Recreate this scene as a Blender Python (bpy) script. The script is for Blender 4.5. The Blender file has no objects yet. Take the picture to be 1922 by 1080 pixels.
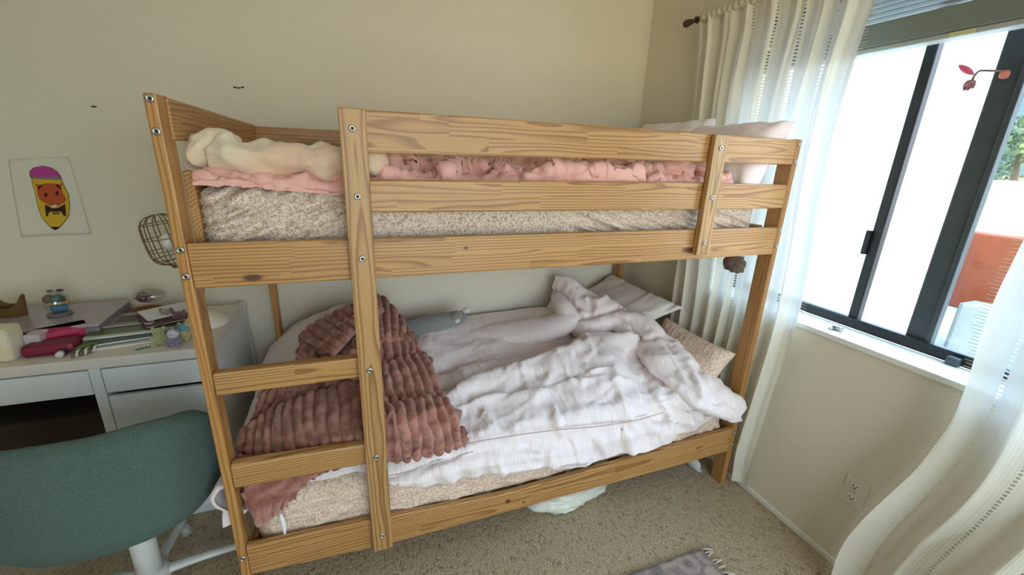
import bpy, math, random
import numpy as np
from mathutils import Matrix, Vector
PI = math.pi
SUN = 5.5; EXPO = 0.52; FILL_SKY = (5.0, 5.6, 6.2, 1); FILL_GROUND = (5.6, 5.0, 3.7, 1)
C = bpy.context.scene.collection
rng = np.random.default_rng(7)
random.seed(7)

# ---------------------------------------------------------------- camera geometry
CAM = np.array([0.40105091, -1.1790901, 1.46728005]); FPX = 789.48
RC = np.array([[0.9376092310437424, -0.3458494855828633, 0.035736020814170294],
               [-0.07049884035644069, -0.28975166259947494, -0.9545019054612919],
               [0.34046856443724594, 0.8924304495829961, -0.29605582123500307]])
def hit(u, v, ax, val):
    """point of the place seen at a pixel, on the plane ax = val"""
    d = RC.T @ np.array([(u - 961) / FPX, (v - 540) / FPX, 1.0])
    i = 'xyz'.index(ax)
    return CAM + (val - CAM[i]) / d[i] * d
def pix(P):
    q = (np.asarray(P) - CAM) @ RC.T
    return 961 + FPX * q[..., 0] / q[..., 2], 540 + FPX * q[..., 1] / q[..., 2]

# ---------------------------------------------------------------- noise
def _hash(ix, iy, iz, seed):
    n = (ix * 374761393 + iy * 668265263 + iz * 2147483647 + seed * 1274126177) & 0xffffffff
    n = ((n ^ (n >> 13)) * 1274126177) & 0xffffffff
    n = (n ^ (n >> 16)) & 0xffffffff
    return n / 4294967295.0
def vnoise(x, y, z=0.0, seed=0):
    """gradient noise, about -1..1"""
    x = np.asarray(x, float); y = np.asarray(y, float); z = np.zeros_like(x + y) + z; x = x + z * 0; y = y + z * 0
    ix = np.floor(x).astype(np.int64); iy = np.floor(y).astype(np.int64); iz = np.floor(z).astype(np.int64)
    fx, fy, fz = x - ix, y - iy, z - iz
    q = lambda t: t * t * t * (t * (t * 6 - 15) + 10)
    ux, uy, uz = q(fx), q(fy), q(fz); r = 0
    for a in (0, 1):
        for b in (0, 1):
            for c in (0, 1):
                h1 = _hash(ix + a, iy + b, iz + c, seed) * 2 * PI; h2 = _hash(ix + a, iy + b, iz + c, seed + 77) * 2 - 1; k = np.sqrt(1 - h2 * h2)
                w = (ux if a else 1 - ux) * (uy if b else 1 - uy) * (uz if c else 1 - uz)
                r = r + w * (np.cos(h1) * k * (fx - a) + np.sin(h1) * k * (fy - b) + h2 * (fz - c))
    return np.clip(r * 2.0, -1, 1)
def fbm(x, y, z=0.0, seed=0, o=3):
    r = 0; a = 1.0; t = 0
    for i in range(o):
        r = r + a * vnoise(np.asarray(x) * 2 ** i, np.asarray(y) * 2 ** i, np.asarray(z) * 2 ** i + 11.3 * i, seed + i); t += a; a *= .5
    return r / t
def ridged(x, y, z=0.0, seed=0, o=2):
    r = 0; a = 1.0
    for i in range(o):
        r = r + a * (1 - np.abs(vnoise(np.asarray(x) * 2 ** i, np.asarray(y) * 2 ** i, z, seed + i)) * 2.2).clip(0, 1) ** 2; a *= .5
    return r
def smooth(a, b, x):
    t = np.clip((np.asarray(x, float) - a) / (b - a), 0, 1); return t * t * (3 - 2 * t)
def polydist(x, y, pts):
    """distance to a polyline and the side (sign) of it"""
    best = np.full(np.shape(x), 1e9); side = np.zeros(np.shape(x)); arc = np.zeros(np.shape(x)); L = 0
    for (ax, ay), (bx, by) in zip(pts[:-1], pts[1:]):
        dx, dy = bx - ax, by - ay; l = math.hypot(dx, dy) + 1e-9
        t = np.clip(((x - ax) * dx + (y - ay) * dy) / l / l, 0, 1)
        d = np.hypot(x - ax - t * dx, y - ay - t * dy)
        s = np.sign(dx * (y - ay) - dy * (x - ax))
        m = d < best
        best = np.where(m, d, best); side = np.where(m, s, side); arc = np.where(m, L + t * l, arc); L += l
    return best, side, arc / L

# ---------------------------------------------------------------- objects
WM = {}
def reg(o, M, parent):
    WM[o.name] = M
    o.matrix_basis = (WM[parent.name].inverted() @ M) if parent else M
    if parent: o.parent = parent
    C.objects.link(o)
    return o
def tag(o, label=None, cat=None, group=None, kind=None):
    if label: o['label'] = label
    if cat: o['category'] = cat
    if group: o['group'] = group
    if kind: o['kind'] = kind
    return o
def thing(name, loc, label, cat, group=None):
    o = bpy.data.objects.new(name, None); o.empty_display_size = .05
    reg(o, Matrix.Translation(Vector(loc)), None)
    return tag(o, label, cat, group)
def mesh(name, V, F, mat, parent=None, smoothf=True, R=None, uv=None, origin=None):
    V = np.asarray(V, float)
    c = (V.max(0) + V.min(0)) / 2 if origin is None else np.asarray(origin, float)
    Rm = np.eye(3) if R is None else np.asarray(R, float)
    L = (V - c) @ Rm
    me = bpy.data.meshes.new(name)
    me.from_pydata(L.tolist(), [], [tuple(int(i) for i in f) for f in F])
    me.validate(clean_customdata=False)
    if smoothf: me.polygons.foreach_set('use_smooth', [True] * len(me.polygons))
    if uv is not None:
        ul = me.uv_layers.new(name='UVMap')
        idx = np.empty(len(me.loops), int); me.loops.foreach_get('vertex_index', idx)
        ul.data.foreach_set('uv', np.asarray(uv, float)[idx].ravel())
    if mat: me.materials.append(mat)
    me.update()
    o = bpy.data.objects.new(name, me)
    M = Matrix.Translation(Vector(c)) @ Matrix(Rm.tolist()).to_4x4()
    return reg(o, M, parent)
def copy_tree(o, M, parent=None):
    c = o.copy(); 
    if parent is None:
        reg(c, M, None)
    else:
        C.objects.link(c); c.parent = parent; WM[c.name] = WM[parent.name] @ c.matrix_basis
    for ch in [x for x in C.objects if x.parent == o]: copy_tree(ch, None, c)
    return c
class G:
    """gathers pieces of ONE part"""
    def __init__(s): s.V = []; s.F = []; s.n = 0; s.U = []
    def add(s, V, F, U=None):
        V = np.asarray(V, float); s.V.append(V); s.F += [tuple(i + s.n for i in f) for f in F]; s.n += len(V)
        s.U.append(np.zeros((len(V), 2)) if U is None else np.asarray(U)); return s
    def make(s, name, mat, parent=None, smoothf=True, uv=False, **k):
        return mesh(name, np.vstack(s.V), s.F, mat, parent, smoothf, uv=np.vstack(s.U) if uv else None, **k)
def gridF(nr, nc, off=0, wrapc=False, flip=False):
    F = []
    for i in range(nr - 1):
        for j in range(nc if wrapc else nc - 1):
            a = off + i * nc + j; b = off + i * nc + (j + 1) % nc; c = off + (i + 1) * nc + (j + 1) % nc; d = off + (i + 1) * nc + j
            F.append((a, d, c, b) if flip else (a, b, c, d))
    return F
def slab(S, th, edge=None):
    """closed thick sheet from a surface grid S (r,c,3); returns V,F"""
    r, c = S.shape[:2]
    du = np.gradient(S, axis=1); dv = np.gradient(S, axis=0)
    N = np.cross(du, dv); N /= (np.linalg.norm(N, axis=2, keepdims=True) + 1e-12)
    if N[..., 2].mean() < 0: N = -N
    B = S - N * th
    V = np.vstack([S.reshape(-1, 3), B.reshape(-1, 3)]); n = r * c
    F = gridF(r, c) + gridF(r, c, n, flip=True)
    ring = [(0, j) for j in range(c)] + [(i, c - 1) for i in range(1, r)] + [(r - 1, j) for j in range(c - 2, -1, -1)] + [(i, 0) for i in range(r - 2, 0, -1)]
    ids = [i * c + j for i, j in ring]
    for a, b in zip(ids, ids[1:] + ids[:1]): F.append((b, a, a + n, b + n))
    return V, F
def rbox(x0, x1, y0, y1, z0, z1, r=.003, seg=2):
    """rounded box: V,F (rounded by a bevelled lattice)"""
    import bmesh
    bm = bmesh.new()
    bmesh.ops.create_cube(bm, size=1)
    for v in bm.verts: v.co = Vector(((x0 + x1) / 2 + v.co.x * (x1 - x0), (y0 + y1) / 2 + v.co.y * (y1 - y0), (z0 + z1) / 2 + v.co.z * (z1 - z0)))
    if r > 0: bmesh.ops.bevel(bm, geom=bm.edges[:], offset=min(r, .45 * min(x1 - x0, y1 - y0, z1 - z0)), segments=seg, profile=.5, affect='EDGES')
    bm.verts.index_update()
    V = np.array([v.co[:] for v in bm.verts]); F = [tuple(v.index for v in f.verts) for f in bm.faces]; bm.free()
    return V, F
def box(name, x0, x1, y0, y1, z0, z1, mat, parent=None, r=.003, R=None, smoothf=False):
    V, F = rbox(x0, x1, y0, y1, z0, z1, r)
    return mesh(name, V, F, mat, parent, smoothf, R=R)
def tubeV(P, rad, n=12, closed=False, cap=True, flat=None):
    """swept tube along P; rad scalar/list or (k,2); flat=(up vector)"""
    P = np.asarray(P, float); k = len(P); rad = np.asarray(rad, float)
    if rad.ndim == 0: rad = np.full((k, 2), float(rad))
    if rad.ndim == 1: rad = np.stack([rad, rad], 1)
    T = np.gradient(P, axis=0)
    if closed: T = np.roll(P, -1, 0) - np.roll(P, 1, 0)
    T /= np.linalg.norm(T, axis=1, keepdims=True) + 1e-12
    up = np.array([0, 0, 1.0]) if flat is None else np.asarray(flat, float)
    V = []
    for i in range(k):
        u = up - T[i] * np.dot(up, T[i])
        if np.linalg.norm(u) < 1e-3: u = np.array([1.0, .01, 0]) - T[i] * T[i][0]
        u /= np.linalg.norm(u); w = np.cross(T[i], u)
        a = np.arange(n) * 2 * PI / n
        V.append(P[i] + np.outer(np.cos(a) * rad[i, 0], w) + np.outer(np.sin(a) * rad[i, 1], u))
    V = np.vstack(V); F = gridF(k, n, 0, True)
    if closed: F += [((k - 1) * n + j, (k - 1) * n + (j + 1) % n, (j + 1) % n, j) for j in range(n)]
    elif cap: F += [tuple(range(n - 1, -1, -1)), tuple((k - 1) * n + j for j in range(n))]
    return V, F
def latheV(prof, n=32, c=(0, 0, 0), R=None, cap=True):
    prof = np.asarray(prof, float); a = np.arange(n) * 2 * PI / n
    V = np.vstack([np.stack([r * np.cos(a), r * np.sin(a), np.full(n, z)], 1) for r, z in prof])
    F = gridF(len(prof), n, 0, True)
    if cap: F += [tuple(range(n - 1, -1, -1)), tuple((len(prof) - 1) * n + j for j in range(n))]
    if R is not None: V = V @ np.asarray(R).T
    return V + np.asarray(c, float), F
def catmull(P, n):
    """resample control points (k,...) to n samples, Catmull-Rom"""
    P = np.asarray(P, float); k = len(P)
    Q = np.concatenate([[2 * P[0] - P[1]], P, [2 * P[-1] - P[-2]]])
    t = np.linspace(0, k - 1 - 1e-9, n); i = t.astype(int); f = (t - i).reshape((-1,) + (1,) * (P.ndim - 1))
    a, b, c, d = Q[i], Q[i + 1], Q[i + 2], Q[i + 3]
    return .5 * ((2 * b) + (-a + c) * f + (2 * a - 5 * b + 4 * c - d) * f * f + (-a + 3 * b - 3 * c + d) * f ** 3)
def patch(ctrl, nr, nc):
    """ctrl rows of points -> dense (nr,nc,3) surface"""
    A = catmull(np.asarray(ctrl, float), nr)
    return np.stack([catmull(A[i], nc) for i in range(nr)])
def normals(S):
    N = np.cross(np.gradient(S, axis=1), np.gradient(S, axis=0)); N /= np.linalg.norm(N, axis=2, keepdims=True) + 1e-12
    if N[..., 2].mean() < 0: N = -N
    return N
def rotz(a): c, s = math.cos(a), math.sin(a); return np.array([[c, -s, 0], [s, c, 0], [0, 0, 1.0]])
def rotx(a): c, s = math.cos(a), math.sin(a); return np.array([[1.0, 0, 0], [0, c, -s], [0, s, c]])
def roty(a): c, s = math.cos(a), math.sin(a); return np.array([[c, 0, s], [0, 1.0, 0], [-s, 0, c]])
def pillowV(a, b, h, c, R, seed=0, wr=.012, n=60, p=2.6, wf=(7, 5)):
    """pillow of half sizes a,b and half height h, centre c, rotation R"""
    g = np.linspace(-1, 1, n); X, Y = np.meshgrid(g, g)
    X = np.sign(X) * np.abs(X) ** .85; Y = np.sign(Y) * np.abs(Y) ** .85
    k = 1 - .10 * (np.abs(Y) ** 2) * 0; ex = 1 - .07 * (1 - X * X) * 0
    H = ((1 - np.abs(X) ** p).clip(0) * (1 - np.abs(Y) ** p).clip(0)) ** .5
    px = X * a * (1 - .08 * (1 - Y * Y) * np.abs(X)); py = Y * b * (1 - .08 * (1 - X * X) * np.abs(Y))
    edge = (1 - H)
    w = fbm(px * wf[0] + 3, py * wf[1], seed=seed) * wr + wr * .8 * edge * np.sin(px * 60 + 4 * vnoise(px * 9, py * 9, seed=seed)) * (H > 0)
    T = np.stack([px, py, H * h + w * np.minimum(1, H * 3)], 2)
    Bt = np.stack([px, py, -H * h * .9 - w * .5 * np.minimum(1, H * 3)], 2)
    V = np.vstack([T.reshape(-1, 3), Bt.reshape(-1, 3)]); N = n * n
    F = gridF(n, n) + gridF(n, n, N, flip=True)
    ring = list(range(n)) + [i * n + n - 1 for i in range(1, n)] + [(n - 1) * n + j for j in range(n - 2, -1, -1)] + [i * n for i in range(n - 2, 0, -1)]
    V[N:, 2] -= .002
    for q, s in zip(ring, ring[1:] + ring[:1]): F.append((s, q, q + N, s + N))
    return V @ np.asarray(R).T + np.asarray(c, float), F
def ballV(c, r, n=14, m=9, R=None, nz=0, seed=0):
    r = np.asarray(r, float) * np.ones(3)
    th = np.linspace(.0, PI, m); a = np.arange(n) * 2 * PI / n
    D = np.array([[math.sin(t) * math.cos(x), math.sin(t) * math.sin(x), math.cos(t)] for t in th for x in a])
    V = D * r
    if nz: V = V * (1 + nz * vnoise(D[:, 0] * 2.5 + 5, D[:, 1] * 2.5, D[:, 2] * 2.5, seed))[:, None]
    if R is not None: V = V @ np.asarray(R).T
    return V + np.asarray(c, float), gridF(m, n, 0, True, flip=True)

# ---------------------------------------------------------------- materials
def lin(c):
    return tuple(((x / 255) / 12.92 if x / 255 <= .04045 else ((x / 255 + .055) / 1.055) ** 2.4) for x in c) + (1.0,)
class M:
    def __init__(s, name):
        s.m = bpy.data.materials.new(name); s.m.use_nodes = True; s.t = s.m.node_tree; s.t.nodes.clear()
        s.out = s.t.nodes.new('ShaderNodeOutputMaterial')
    def n(s, ty, **k):
        nd = s.t.nodes.new(ty)
        for a, b in k.items():
            if a == 'ins':
                for i, v in b.items():
                    if isinstance(v, bpy.types.NodeSocket): s.t.links.new(v, nd.inputs[i])
                    else: nd.inputs[i].default_value = v
            else: setattr(nd, a, b)
        return nd
    def math(s, op, a, b=0.0, c=0.0):
        return s.n('ShaderNodeMath', operation=op, ins={0: a, 1: b, 2: c}).outputs[0]
    def mix(s, f, a, b, mode='MIX'):
        nd = s.n('ShaderNodeMix', data_type='RGBA', blend_type=mode, ins={0: f, 6: a, 7: b}); return nd.outputs[2]
    def noise(s, vec, scale, detail=2, rough=.5, **k):
        return s.n('ShaderNodeTexNoise', ins={'Vector': vec, 'Scale': scale, 'Detail': detail, 'Roughness': rough, **k}).outputs['Fac']
    def scale(s, vec, sc):
        return s.n('ShaderNodeVectorMath', operation='MULTIPLY', ins={0: vec, 1: sc}).outputs[0]
    def ramp(s, f, st):
        nd = s.n('ShaderNodeValToRGB', ins={0: f}); e = nd.color_ramp.elements
        while len(e) > 1: e.remove(e[-1])
        e[0].position = st[0][0]; e[0].color = st[0][1]
        for p, c in st[1:]: x = e.new(p); x.color = c
        return nd.outputs[0]
    def bump(s, h, strength=.5, dist=.002, nrm=None):
        i = {'Height': h, 'Strength': strength, 'Distance': dist}
        if nrm is not None: i['Normal'] = nrm
        return s.n('ShaderNodeBump', ins=i).outputs[0]
    def bsdf(s, color, rough=.7, bump=None, **k):
        ins = {'Base Color': color, 'Roughness': rough}
        if bump is not None: ins['Normal'] = bump
        ins.update(k)
        b = s.n('ShaderNodeBsdfPrincipled', ins=ins); s.t.links.new(b.outputs[0], s.out.inputs[0]); return b
    def obj(s): return s.n('ShaderNodeTexCoord').outputs['Object']
    def uv(s): return s.n('ShaderNodeTexCoord').outputs['UV']
def simple(name, col, rough=.6, noise=0, nscale=40, bump=0, bscale=200, bd=.001, **k):
    m = M(name); c = lin(col); v = m.obj(); col_ = c
    if noise:
        f = m.noise(v, nscale, 3); d = tuple(x * (1 - noise) for x in c[:3]) + (1,); e = tuple(min(1, x * (1 + noise)) for x in c[:3]) + (1,)
        col_ = m.mix(f, d, e)
    b = m.bump(m.noise(v, bscale, 2), bump, bd) if bump else None
    m.bsdf(col_, rough, b, **k); return m.m
def pine(name, stave=True, light=(198, 154, 96), dark=(126, 80, 38), freq=120, knots=()):
    m = M(name); tc = m.obj()
    rnd = m.n('ShaderNodeObjectInfo').outputs['Random']
    sp = m.n('ShaderNodeSeparateXYZ', ins={0: tc}); x, y, z = sp.outputs
    if stave:
        row = m.math('FLOOR', m.math('ADD', m.math('DIVIDE', z, .036), m.math('MULTIPLY', rnd, 3.7)))
        rh = m.n('ShaderNodeTexWhiteNoise', noise_dimensions='2D', ins={'Vector': m.n('ShaderNodeCombineXYZ', ins={0: row, 1: m.math('MULTIPLY', rnd, 91.0)}).outputs[0]}).outputs['Value']
        cell = m.math('FLOOR', m.math('ADD', m.math('DIVIDE', x, .42), m.math('MULTIPLY', rh, 5.0)))
    else:
        row = m.math('MULTIPLY', rnd, 13.0); cell = m.math('MULTIPLY', rnd, 7.0)
    wn = m.n('ShaderNodeTexWhiteNoise', noise_dimensions='3D', ins={'Vector': m.n('ShaderNodeCombineXYZ', ins={0: cell, 1: row, 2: m.math('MULTIPLY', rnd, 37.0)}).outputs[0]})
    wc = m.n('ShaderNodeSeparateXYZ', ins={0: wn.outputs['Color']}); a, b, c = wc.outputs
    xs = m.math('ADD', x, m.math('MULTIPLY', b, 9.0))
    nv = m.n('ShaderNodeCombineXYZ', ins={0: m.math('MULTIPLY', xs, 1.5), 1: m.math('MULTIPLY', y, 9.0), 2: m.math('MULTIPLY', z, 9.0)}).outputs[0]
    warp = m.math('MULTIPLY', m.math('SUBTRACT', m.noise(nv, 1.0, 2), .5), .055)
    oy = m.math('ADD', m.math('ADD', y, m.math('ADD', m.math('MULTIPLY', a, .05), .012)), warp)
    oz = m.math('ADD', z, m.math('MULTIPLY', m.math('SUBTRACT', c, .5), .10 if stave else .02))
    r = m.math('SQRT', m.math('ADD', m.math('MULTIPLY', oy, oy), m.math('MULTIPLY', oz, oz)))
    fr = m.math('FRACT', m.math('MULTIPLY', r, float(freq)))
    ring = m.ramp(fr, [(0, (0, 0, 0, 1)), (.45, (.12, .12, .12, 1)), (.86, (1, 1, 1, 1)), (.93, (.8, .8, .8, 1)), (1, (0, 0, 0, 1))])
    fine = m.noise(m.scale(tc, (14, 300, 300)), 1.0, 2)
    f = m.math('ADD', m.math('MULTIPLY', ring, .72), m.math('MULTIPLY', fine, .25))
    col = m.mix(f, lin(light), lin(dark))
    tint = m.mix(m.math('MULTIPLY', wn.outputs['Value'], .55), (1, 1, 1, 1), (.80, .74, .62, 1))
    col = m.mix(1.0, col, tint, 'MULTIPLY')
    blot = m.noise(m.scale(tc, (4, 12, 12)), 1.0, 2)
    col = m.mix(m.math('MULTIPLY', m.math('SUBTRACT', blot, .45), .5), col, lin((188, 128, 66)))
    for (kx, kz, rx, rz) in knots:
        dx = m.math('DIVIDE', m.math('SUBTRACT', x, kx), rx); dz = m.math('DIVIDE', m.math('SUBTRACT', z, kz), rz)
        d = m.math('SQRT', m.math('ADD', m.math('MULTIPLY', dx, dx), m.math('MULTIPLY', dz, dz)))
        col = m.mix(m.ramp(d, [(0, (1, 1, 1, 1)), (.55, (.9, .9, .9, 1)), (.8, (.3, .3, .3, 1)), (1, (0, 0, 0, 1))]), col, lin((84, 44, 22)))
    m.bsdf(col, .42, m.bump(f, .12, .0008), **{'Coat Weight': .12, 'Coat Roughness': .35}); return m.m

def wallmat(name, col):
    m = M(name); v = m.obj()
    n1 = m.noise(v, 260, 3, .6); n2 = m.noise(v, 1.3, 2)
    c = m.mix(n2, lin(col), lin([x - 5 for x in col]))
    m.bsdf(c, .85, m.bump(n1, .35, .0015)); return m.m
WALL = wallmat('wall_paint', (226, 219, 199))
CEIL = wallmat('ceiling_paint', (236, 234, 226))
TRIM = simple('trim_paint', (232, 232, 224), .45, bump=.05)
PINE = pine('pine_board'); PINE1 = pine('pine_plank', stave=False, freq=120, light=(192, 152, 98), dark=(118, 78, 38))
PINEP = pine('pine_post', stave=False, freq=110, light=(192, 144, 84), dark=(140, 92, 44))
METAL = simple('zinc_metal', (190, 190, 188), .3, Metallic=1.0)
DARKHOLE = simple('bolt_socket_black', (30, 28, 26), .6)
WHITE = simple('white_lacquer', (226, 230, 232), .38, bump=.03)
WHITEM = simple('white_powder_coat', (214, 216, 212), .42)
BLACKF = simple('bronze_black_aluminium', (44, 46, 48), .4, Metallic=.3)
GREYF = simple('screen_frame_grey', (70, 78, 82), .45, noise=.25, nscale=14)
PLBLK = simple('black_plastic', (18, 18, 20), .5)

def carpet():
    m = M('beige_carpet_pile'); v = m.obj()
    vs = m.scale(v, (1.15, .62, 1))
    a = m.noise(vs, 230, 3, .7); b = m.noise(vs, 85, 2, .6); c = m.noise(vs, 3.2, 3)
    col = m.mix(m.ramp(a, [(.32, (0, 0, 0, 1)), (.68, (1, 1, 1, 1))]), lin((140, 118, 84)), lin((240, 220, 182)))
    col = m.mix(m.ramp(b, [(.33, (.75, .75, .75, 1)), (.45, (0, 0, 0, 1))]), col, lin((112, 90, 64)))
    col = m.mix(m.math('MULTIPLY', c, .35), col, lin((186, 164, 128)))
    h = m.math('ADD', m.math('MULTIPLY', a, .6), b)
    m.bsdf(col, .95, m.bump(h, 1.0, .012), **{'Sheen Weight': .3}); return m.m
CARPET = carpet()
def floral(name, base, ink, s=42):
    m = M(name); v = m.obj()
    a = m.noise(v, s, 1.5, .5); b = m.noise(v, s * .5, 2)
    l1 = m.math('ABSOLUTE', m.math('SUBTRACT', a, .5)); 
    f = m.ramp(l1, [(0, (1, 1, 1, 1)), (.018, (.9, .9, .9, 1)), (.05, (0, 0, 0, 1))])
    vo = m.n('ShaderNodeTexVoronoi', ins={'Vector': v, 'Scale': s * 1.1}).outputs['Distance']
    dots = m.ramp(vo, [(0, (1, 1, 1, 1)), (.22, (.8, .8, .8, 1)), (.3, (0, 0, 0, 1))])
    msk = m.ramp(b, [(.42, (0, 0, 0, 1)), (.5, (1, 1, 1, 1))])
    k = m.math('MAXIMUM', m.math('MULTIPLY', f, .75), m.math('MULTIPLY', m.math('MULTIPLY', dots, msk), .6))
    col = m.mix(k, lin(base), lin(ink))
    wr = m.noise(m.scale(v, (26, 40, 12)), 1, 2)
    m.bsdf(col, .8, m.bump(wr, .7, .012), **{'Sheen Weight': .15}); return m.m
FLOR = floral('floral_cotton', (226, 210, 194), (150, 116, 92), 80)
FLOR2 = floral('floral_flannel', (230, 208, 190), (172, 134, 106), 90)
def cotton(name, col, sc=(240, 16, 40), amt=.5, rough=.85, col2=None, bd=.0035):
    m = M(name); v = m.obj()
    a = m.noise(m.scale(v, sc), 1, 3, .55); b = m.noise(v, 700, 1)
    c = m.mix(m.noise(v, 6, 2), lin(col), lin(col2 or col))
    h = m.math('ADD', a, m.math('MULTIPLY', b, .15))
    m.bsdf(c, rough, m.bump(h, amt, bd), **{'Sheen Weight': .2, 'Subsurface Weight': .0}); return m.m
DUVET = cotton('blush_gauze_cotton', (246, 234, 234), (190, 14, 14), .75, col2=(242, 230, 228), bd=.006)
LINING = cotton('white_cotton_lining', (236, 230, 226), (30, 30, 30), .25)
PINK = cotton('pink_jersey_cotton', (234, 186, 176), (24, 60, 60), .3, col2=(228, 172, 164))
PILL = cotton('white_pillow_cotton', (232, 226, 222), (26, 26, 26), .3)
PILLP = cotton('blush_print_pillow_cotton', (240, 228, 230), (26, 26, 26), .3, col2=(232, 212, 216))
def fuzzy(name, c1, c2, s=6, fs=500, bd=.004, amt=.6, sheen=.6, tint=(1, .9, .85, 1)):
    m = M(name); v = m.obj()
    col = m.mix(m.ramp(m.noise(v, s, 2), [(.38, (0, 0, 0, 1)), (.62, (1, 1, 1, 1))]), lin(c1), lin(c2))
    m.bsdf(col, .95, m.bump(m.noise(v, fs, 3, .6), amt, bd), **{'Sheen Weight': sheen, 'Sheen Roughness': .45, 'Sheen Tint': tint}); return m.m
CREAM = fuzzy('cream_blush_plush', (236, 224, 196), (232, 198, 172), 5)
BROWN = fuzzy('rust_brown_plush', (140, 82, 66), (186, 128, 112), 26, 420, .004, .8, .6, (1, .84, .78, 1))
TEAL = fuzzy('teal_boucle', (76, 102, 94), (92, 116, 107), 220, 260, .010, 1.0, .15, (.85, 1, .95, 1))
GREYP = fuzzy('grey_plush', (132, 134, 134), (142, 144, 142), 20)
WHITEP = fuzzy('white_plush', (230, 228, 220), (222, 220, 212), 20)
BROWNF = fuzzy('brown_mottled_fur', (150, 128, 112), (92, 72, 60), 30, 300, .01, 1.0)

def curtainmat():
    m = M('sheer_cream_curtain'); uv = m.uv(); sp = m.n('ShaderNodeSeparateXYZ', ins={0: uv}); u, v = sp.outputs[0], sp.outputs[1]
    # open-work stripes every .135 m, holes every 1.1 cm
    fu = m.math('FRACT', m.math('DIVIDE', u, .152))
    st = m.math('LESS_THAN', m.math('ABSOLUTE', m.math('SUBTRACT', fu, .5)), .055)
    fv = m.math('FRACT', m.math('DIVIDE', v, .012))
    hole = m.math('MULTIPLY', m.math('MULTIPLY', m.math('LESS_THAN', m.math('ABSOLUTE', m.math('SUBTRACT', fv, .5)), .24), m.math('LESS_THAN', m.math('ABSOLUTE', m.math('SUBTRACT', fu, .5)), .032)), 1.0)
    threads = m.noise(m.n('ShaderNodeCombineXYZ', ins={0: m.math('MULTIPLY', u, 90.0), 1: m.math('MULTIPLY', v, 2.2)}).outputs[0], 1, 2)
    col = m.mix(threads, lin((228, 222, 204)), lin((240, 236, 224)))
    dif = m.n('ShaderNodeBsdfDiffuse', ins={'Color': col, 'Normal': m.bump(m.math('ADD', threads, st), .25, .001)})
    trl = m.n('ShaderNodeBsdfTranslucent', ins={'Color': m.mix(.0, (.90, .92, .90, 1), (1, 1, 1, 1))})
    tra = m.n('ShaderNodeBsdfTransparent', ins={'Color': (1, 1, 1, 1)})
    a = m.n('ShaderNodeMixShader', ins={0: .22, 1: dif.outputs[0], 2: trl.outputs[0]})
    fac = m.math('MAXIMUM', m.math('ADD', m.math('MULTIPLY', threads, .13), .0), hole)
    b = m.n('ShaderNodeMixShader', ins={0: fac, 1: a.outputs[0], 2: tra.outputs[0]})
    m.t.links.new(b.outputs[0], m.out.inputs[0]); return m.m
CURT = curtainmat()
def glass(name, tint=(1, 1, 1, 1), fac=.08):
    m = M(name)
    a = m.n('ShaderNodeBsdfTransparent', ins={'Color': tint}); b = m.n('ShaderNodeBsdfGlossy', ins={'Color': (1, 1, 1, 1), 'Roughness': .02})
    c = m.n('ShaderNodeMixShader', ins={0: fac, 1: a.outputs[0], 2: b.outputs[0]}); m.t.links.new(c.outputs[0], m.out.inputs[0]); return m.m
GLASS = glass('window_glass', (.95, .98, .98, 1))
CLEAR = glass('clear_plastic', (.86, .88, .86, 1), .12)
LILACP = glass('lilac_clear_plastic', (.62, .56, .62, 1), .10)

# ================================================================ room shell
X1 = 2.058; Y1 = 1.108; X0 = -1.55; Y0 = -2.7; ZC = 2.45; XO = 2.30
WY0, WY1, WZ0, WZ1 = -1.30, .37, .877, 2.06          # opening in the right wall
def struct(o): o['kind'] = 'structure'; return o
struct(box('floor', X0, X1, Y0, Y1, -.06, 0, CARPET, r=0))
struct(box('ceiling', X0 - .1, XO, Y0 - .1, Y1 + .12, ZC, ZC + .1, CEIL, r=0))
struct(box('wall_back', X0 - .12, XO, Y1, Y1 + .12, -.06, ZC, WALL, r=0))
struct(box('wall_left', X0 - .12, X0, Y0 - .1, Y1, -.06, ZC, WALL, r=0))
g = G()
for b in [(X1, XO, WY1, Y1, -.06, ZC), (X1, XO, Y0 - .1, WY0, -.06, ZC), (X1, XO, WY0, WY1, -.06, WZ0 - .02), (X1, XO, WY0, WY1, WZ1, ZC)]: g.add(*rbox(*b, r=0))
struct(g.make('wall_right', WALL, smoothf=False))
g = G()
FX0, FX1, FZ0, FZ1 = .1, 1.95, .45, 2.1
for b in [(X0, FX0, Y0 - .1, Y0, -.06, ZC), (FX1, X1, Y0 - .1, Y0, -.06, ZC), (FX0, FX1, Y0 - .1, Y0, -.06, FZ0), (FX0, FX1, Y0 - .1, Y0, FZ1, ZC)]: g.add(*rbox(*b, r=0))
struct(g.make('wall_front', WALL, smoothf=False))
struct(box('baseboard_right', X1 - .012, X1, Y0, Y1 - .012, 0, .028, TRIM, r=.004))
struct(box('baseboard_back', X0, X1 - .012, Y1 - .012, Y1, 0, .06, TRIM, r=.004))
# added window behind the viewer, lets in fill light from the front
w2 = thing('fill_window', (1.12, Y0 - .05, FZ0), None, None); struct(w2)
g = G()
for b in [(FX0, FX1, Y0 - .08, Y0 - .04, FZ0, FZ0 + .04), (FX0, FX1, Y0 - .08, Y0 - .04, FZ1 - .04, FZ1), (FX0, FX0 + .04, Y0 - .08, Y0 - .04, FZ0, FZ1), (FX1 - .04, FX1, Y0 - .08, Y0 - .04, FZ0, FZ1), (1.10, 1.14, Y0 - .08, Y0 - .04, FZ0, FZ1)]: g.add(*rbox(*b, r=.003))
g.make('window_frame', BLACKF, w2, False)
box('pane', FX0 + .04, FX1 - .04, Y0 - .062, Y0 - .058, FZ0 + .04, FZ1 - .04, GLASS, w2, r=0)

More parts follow.
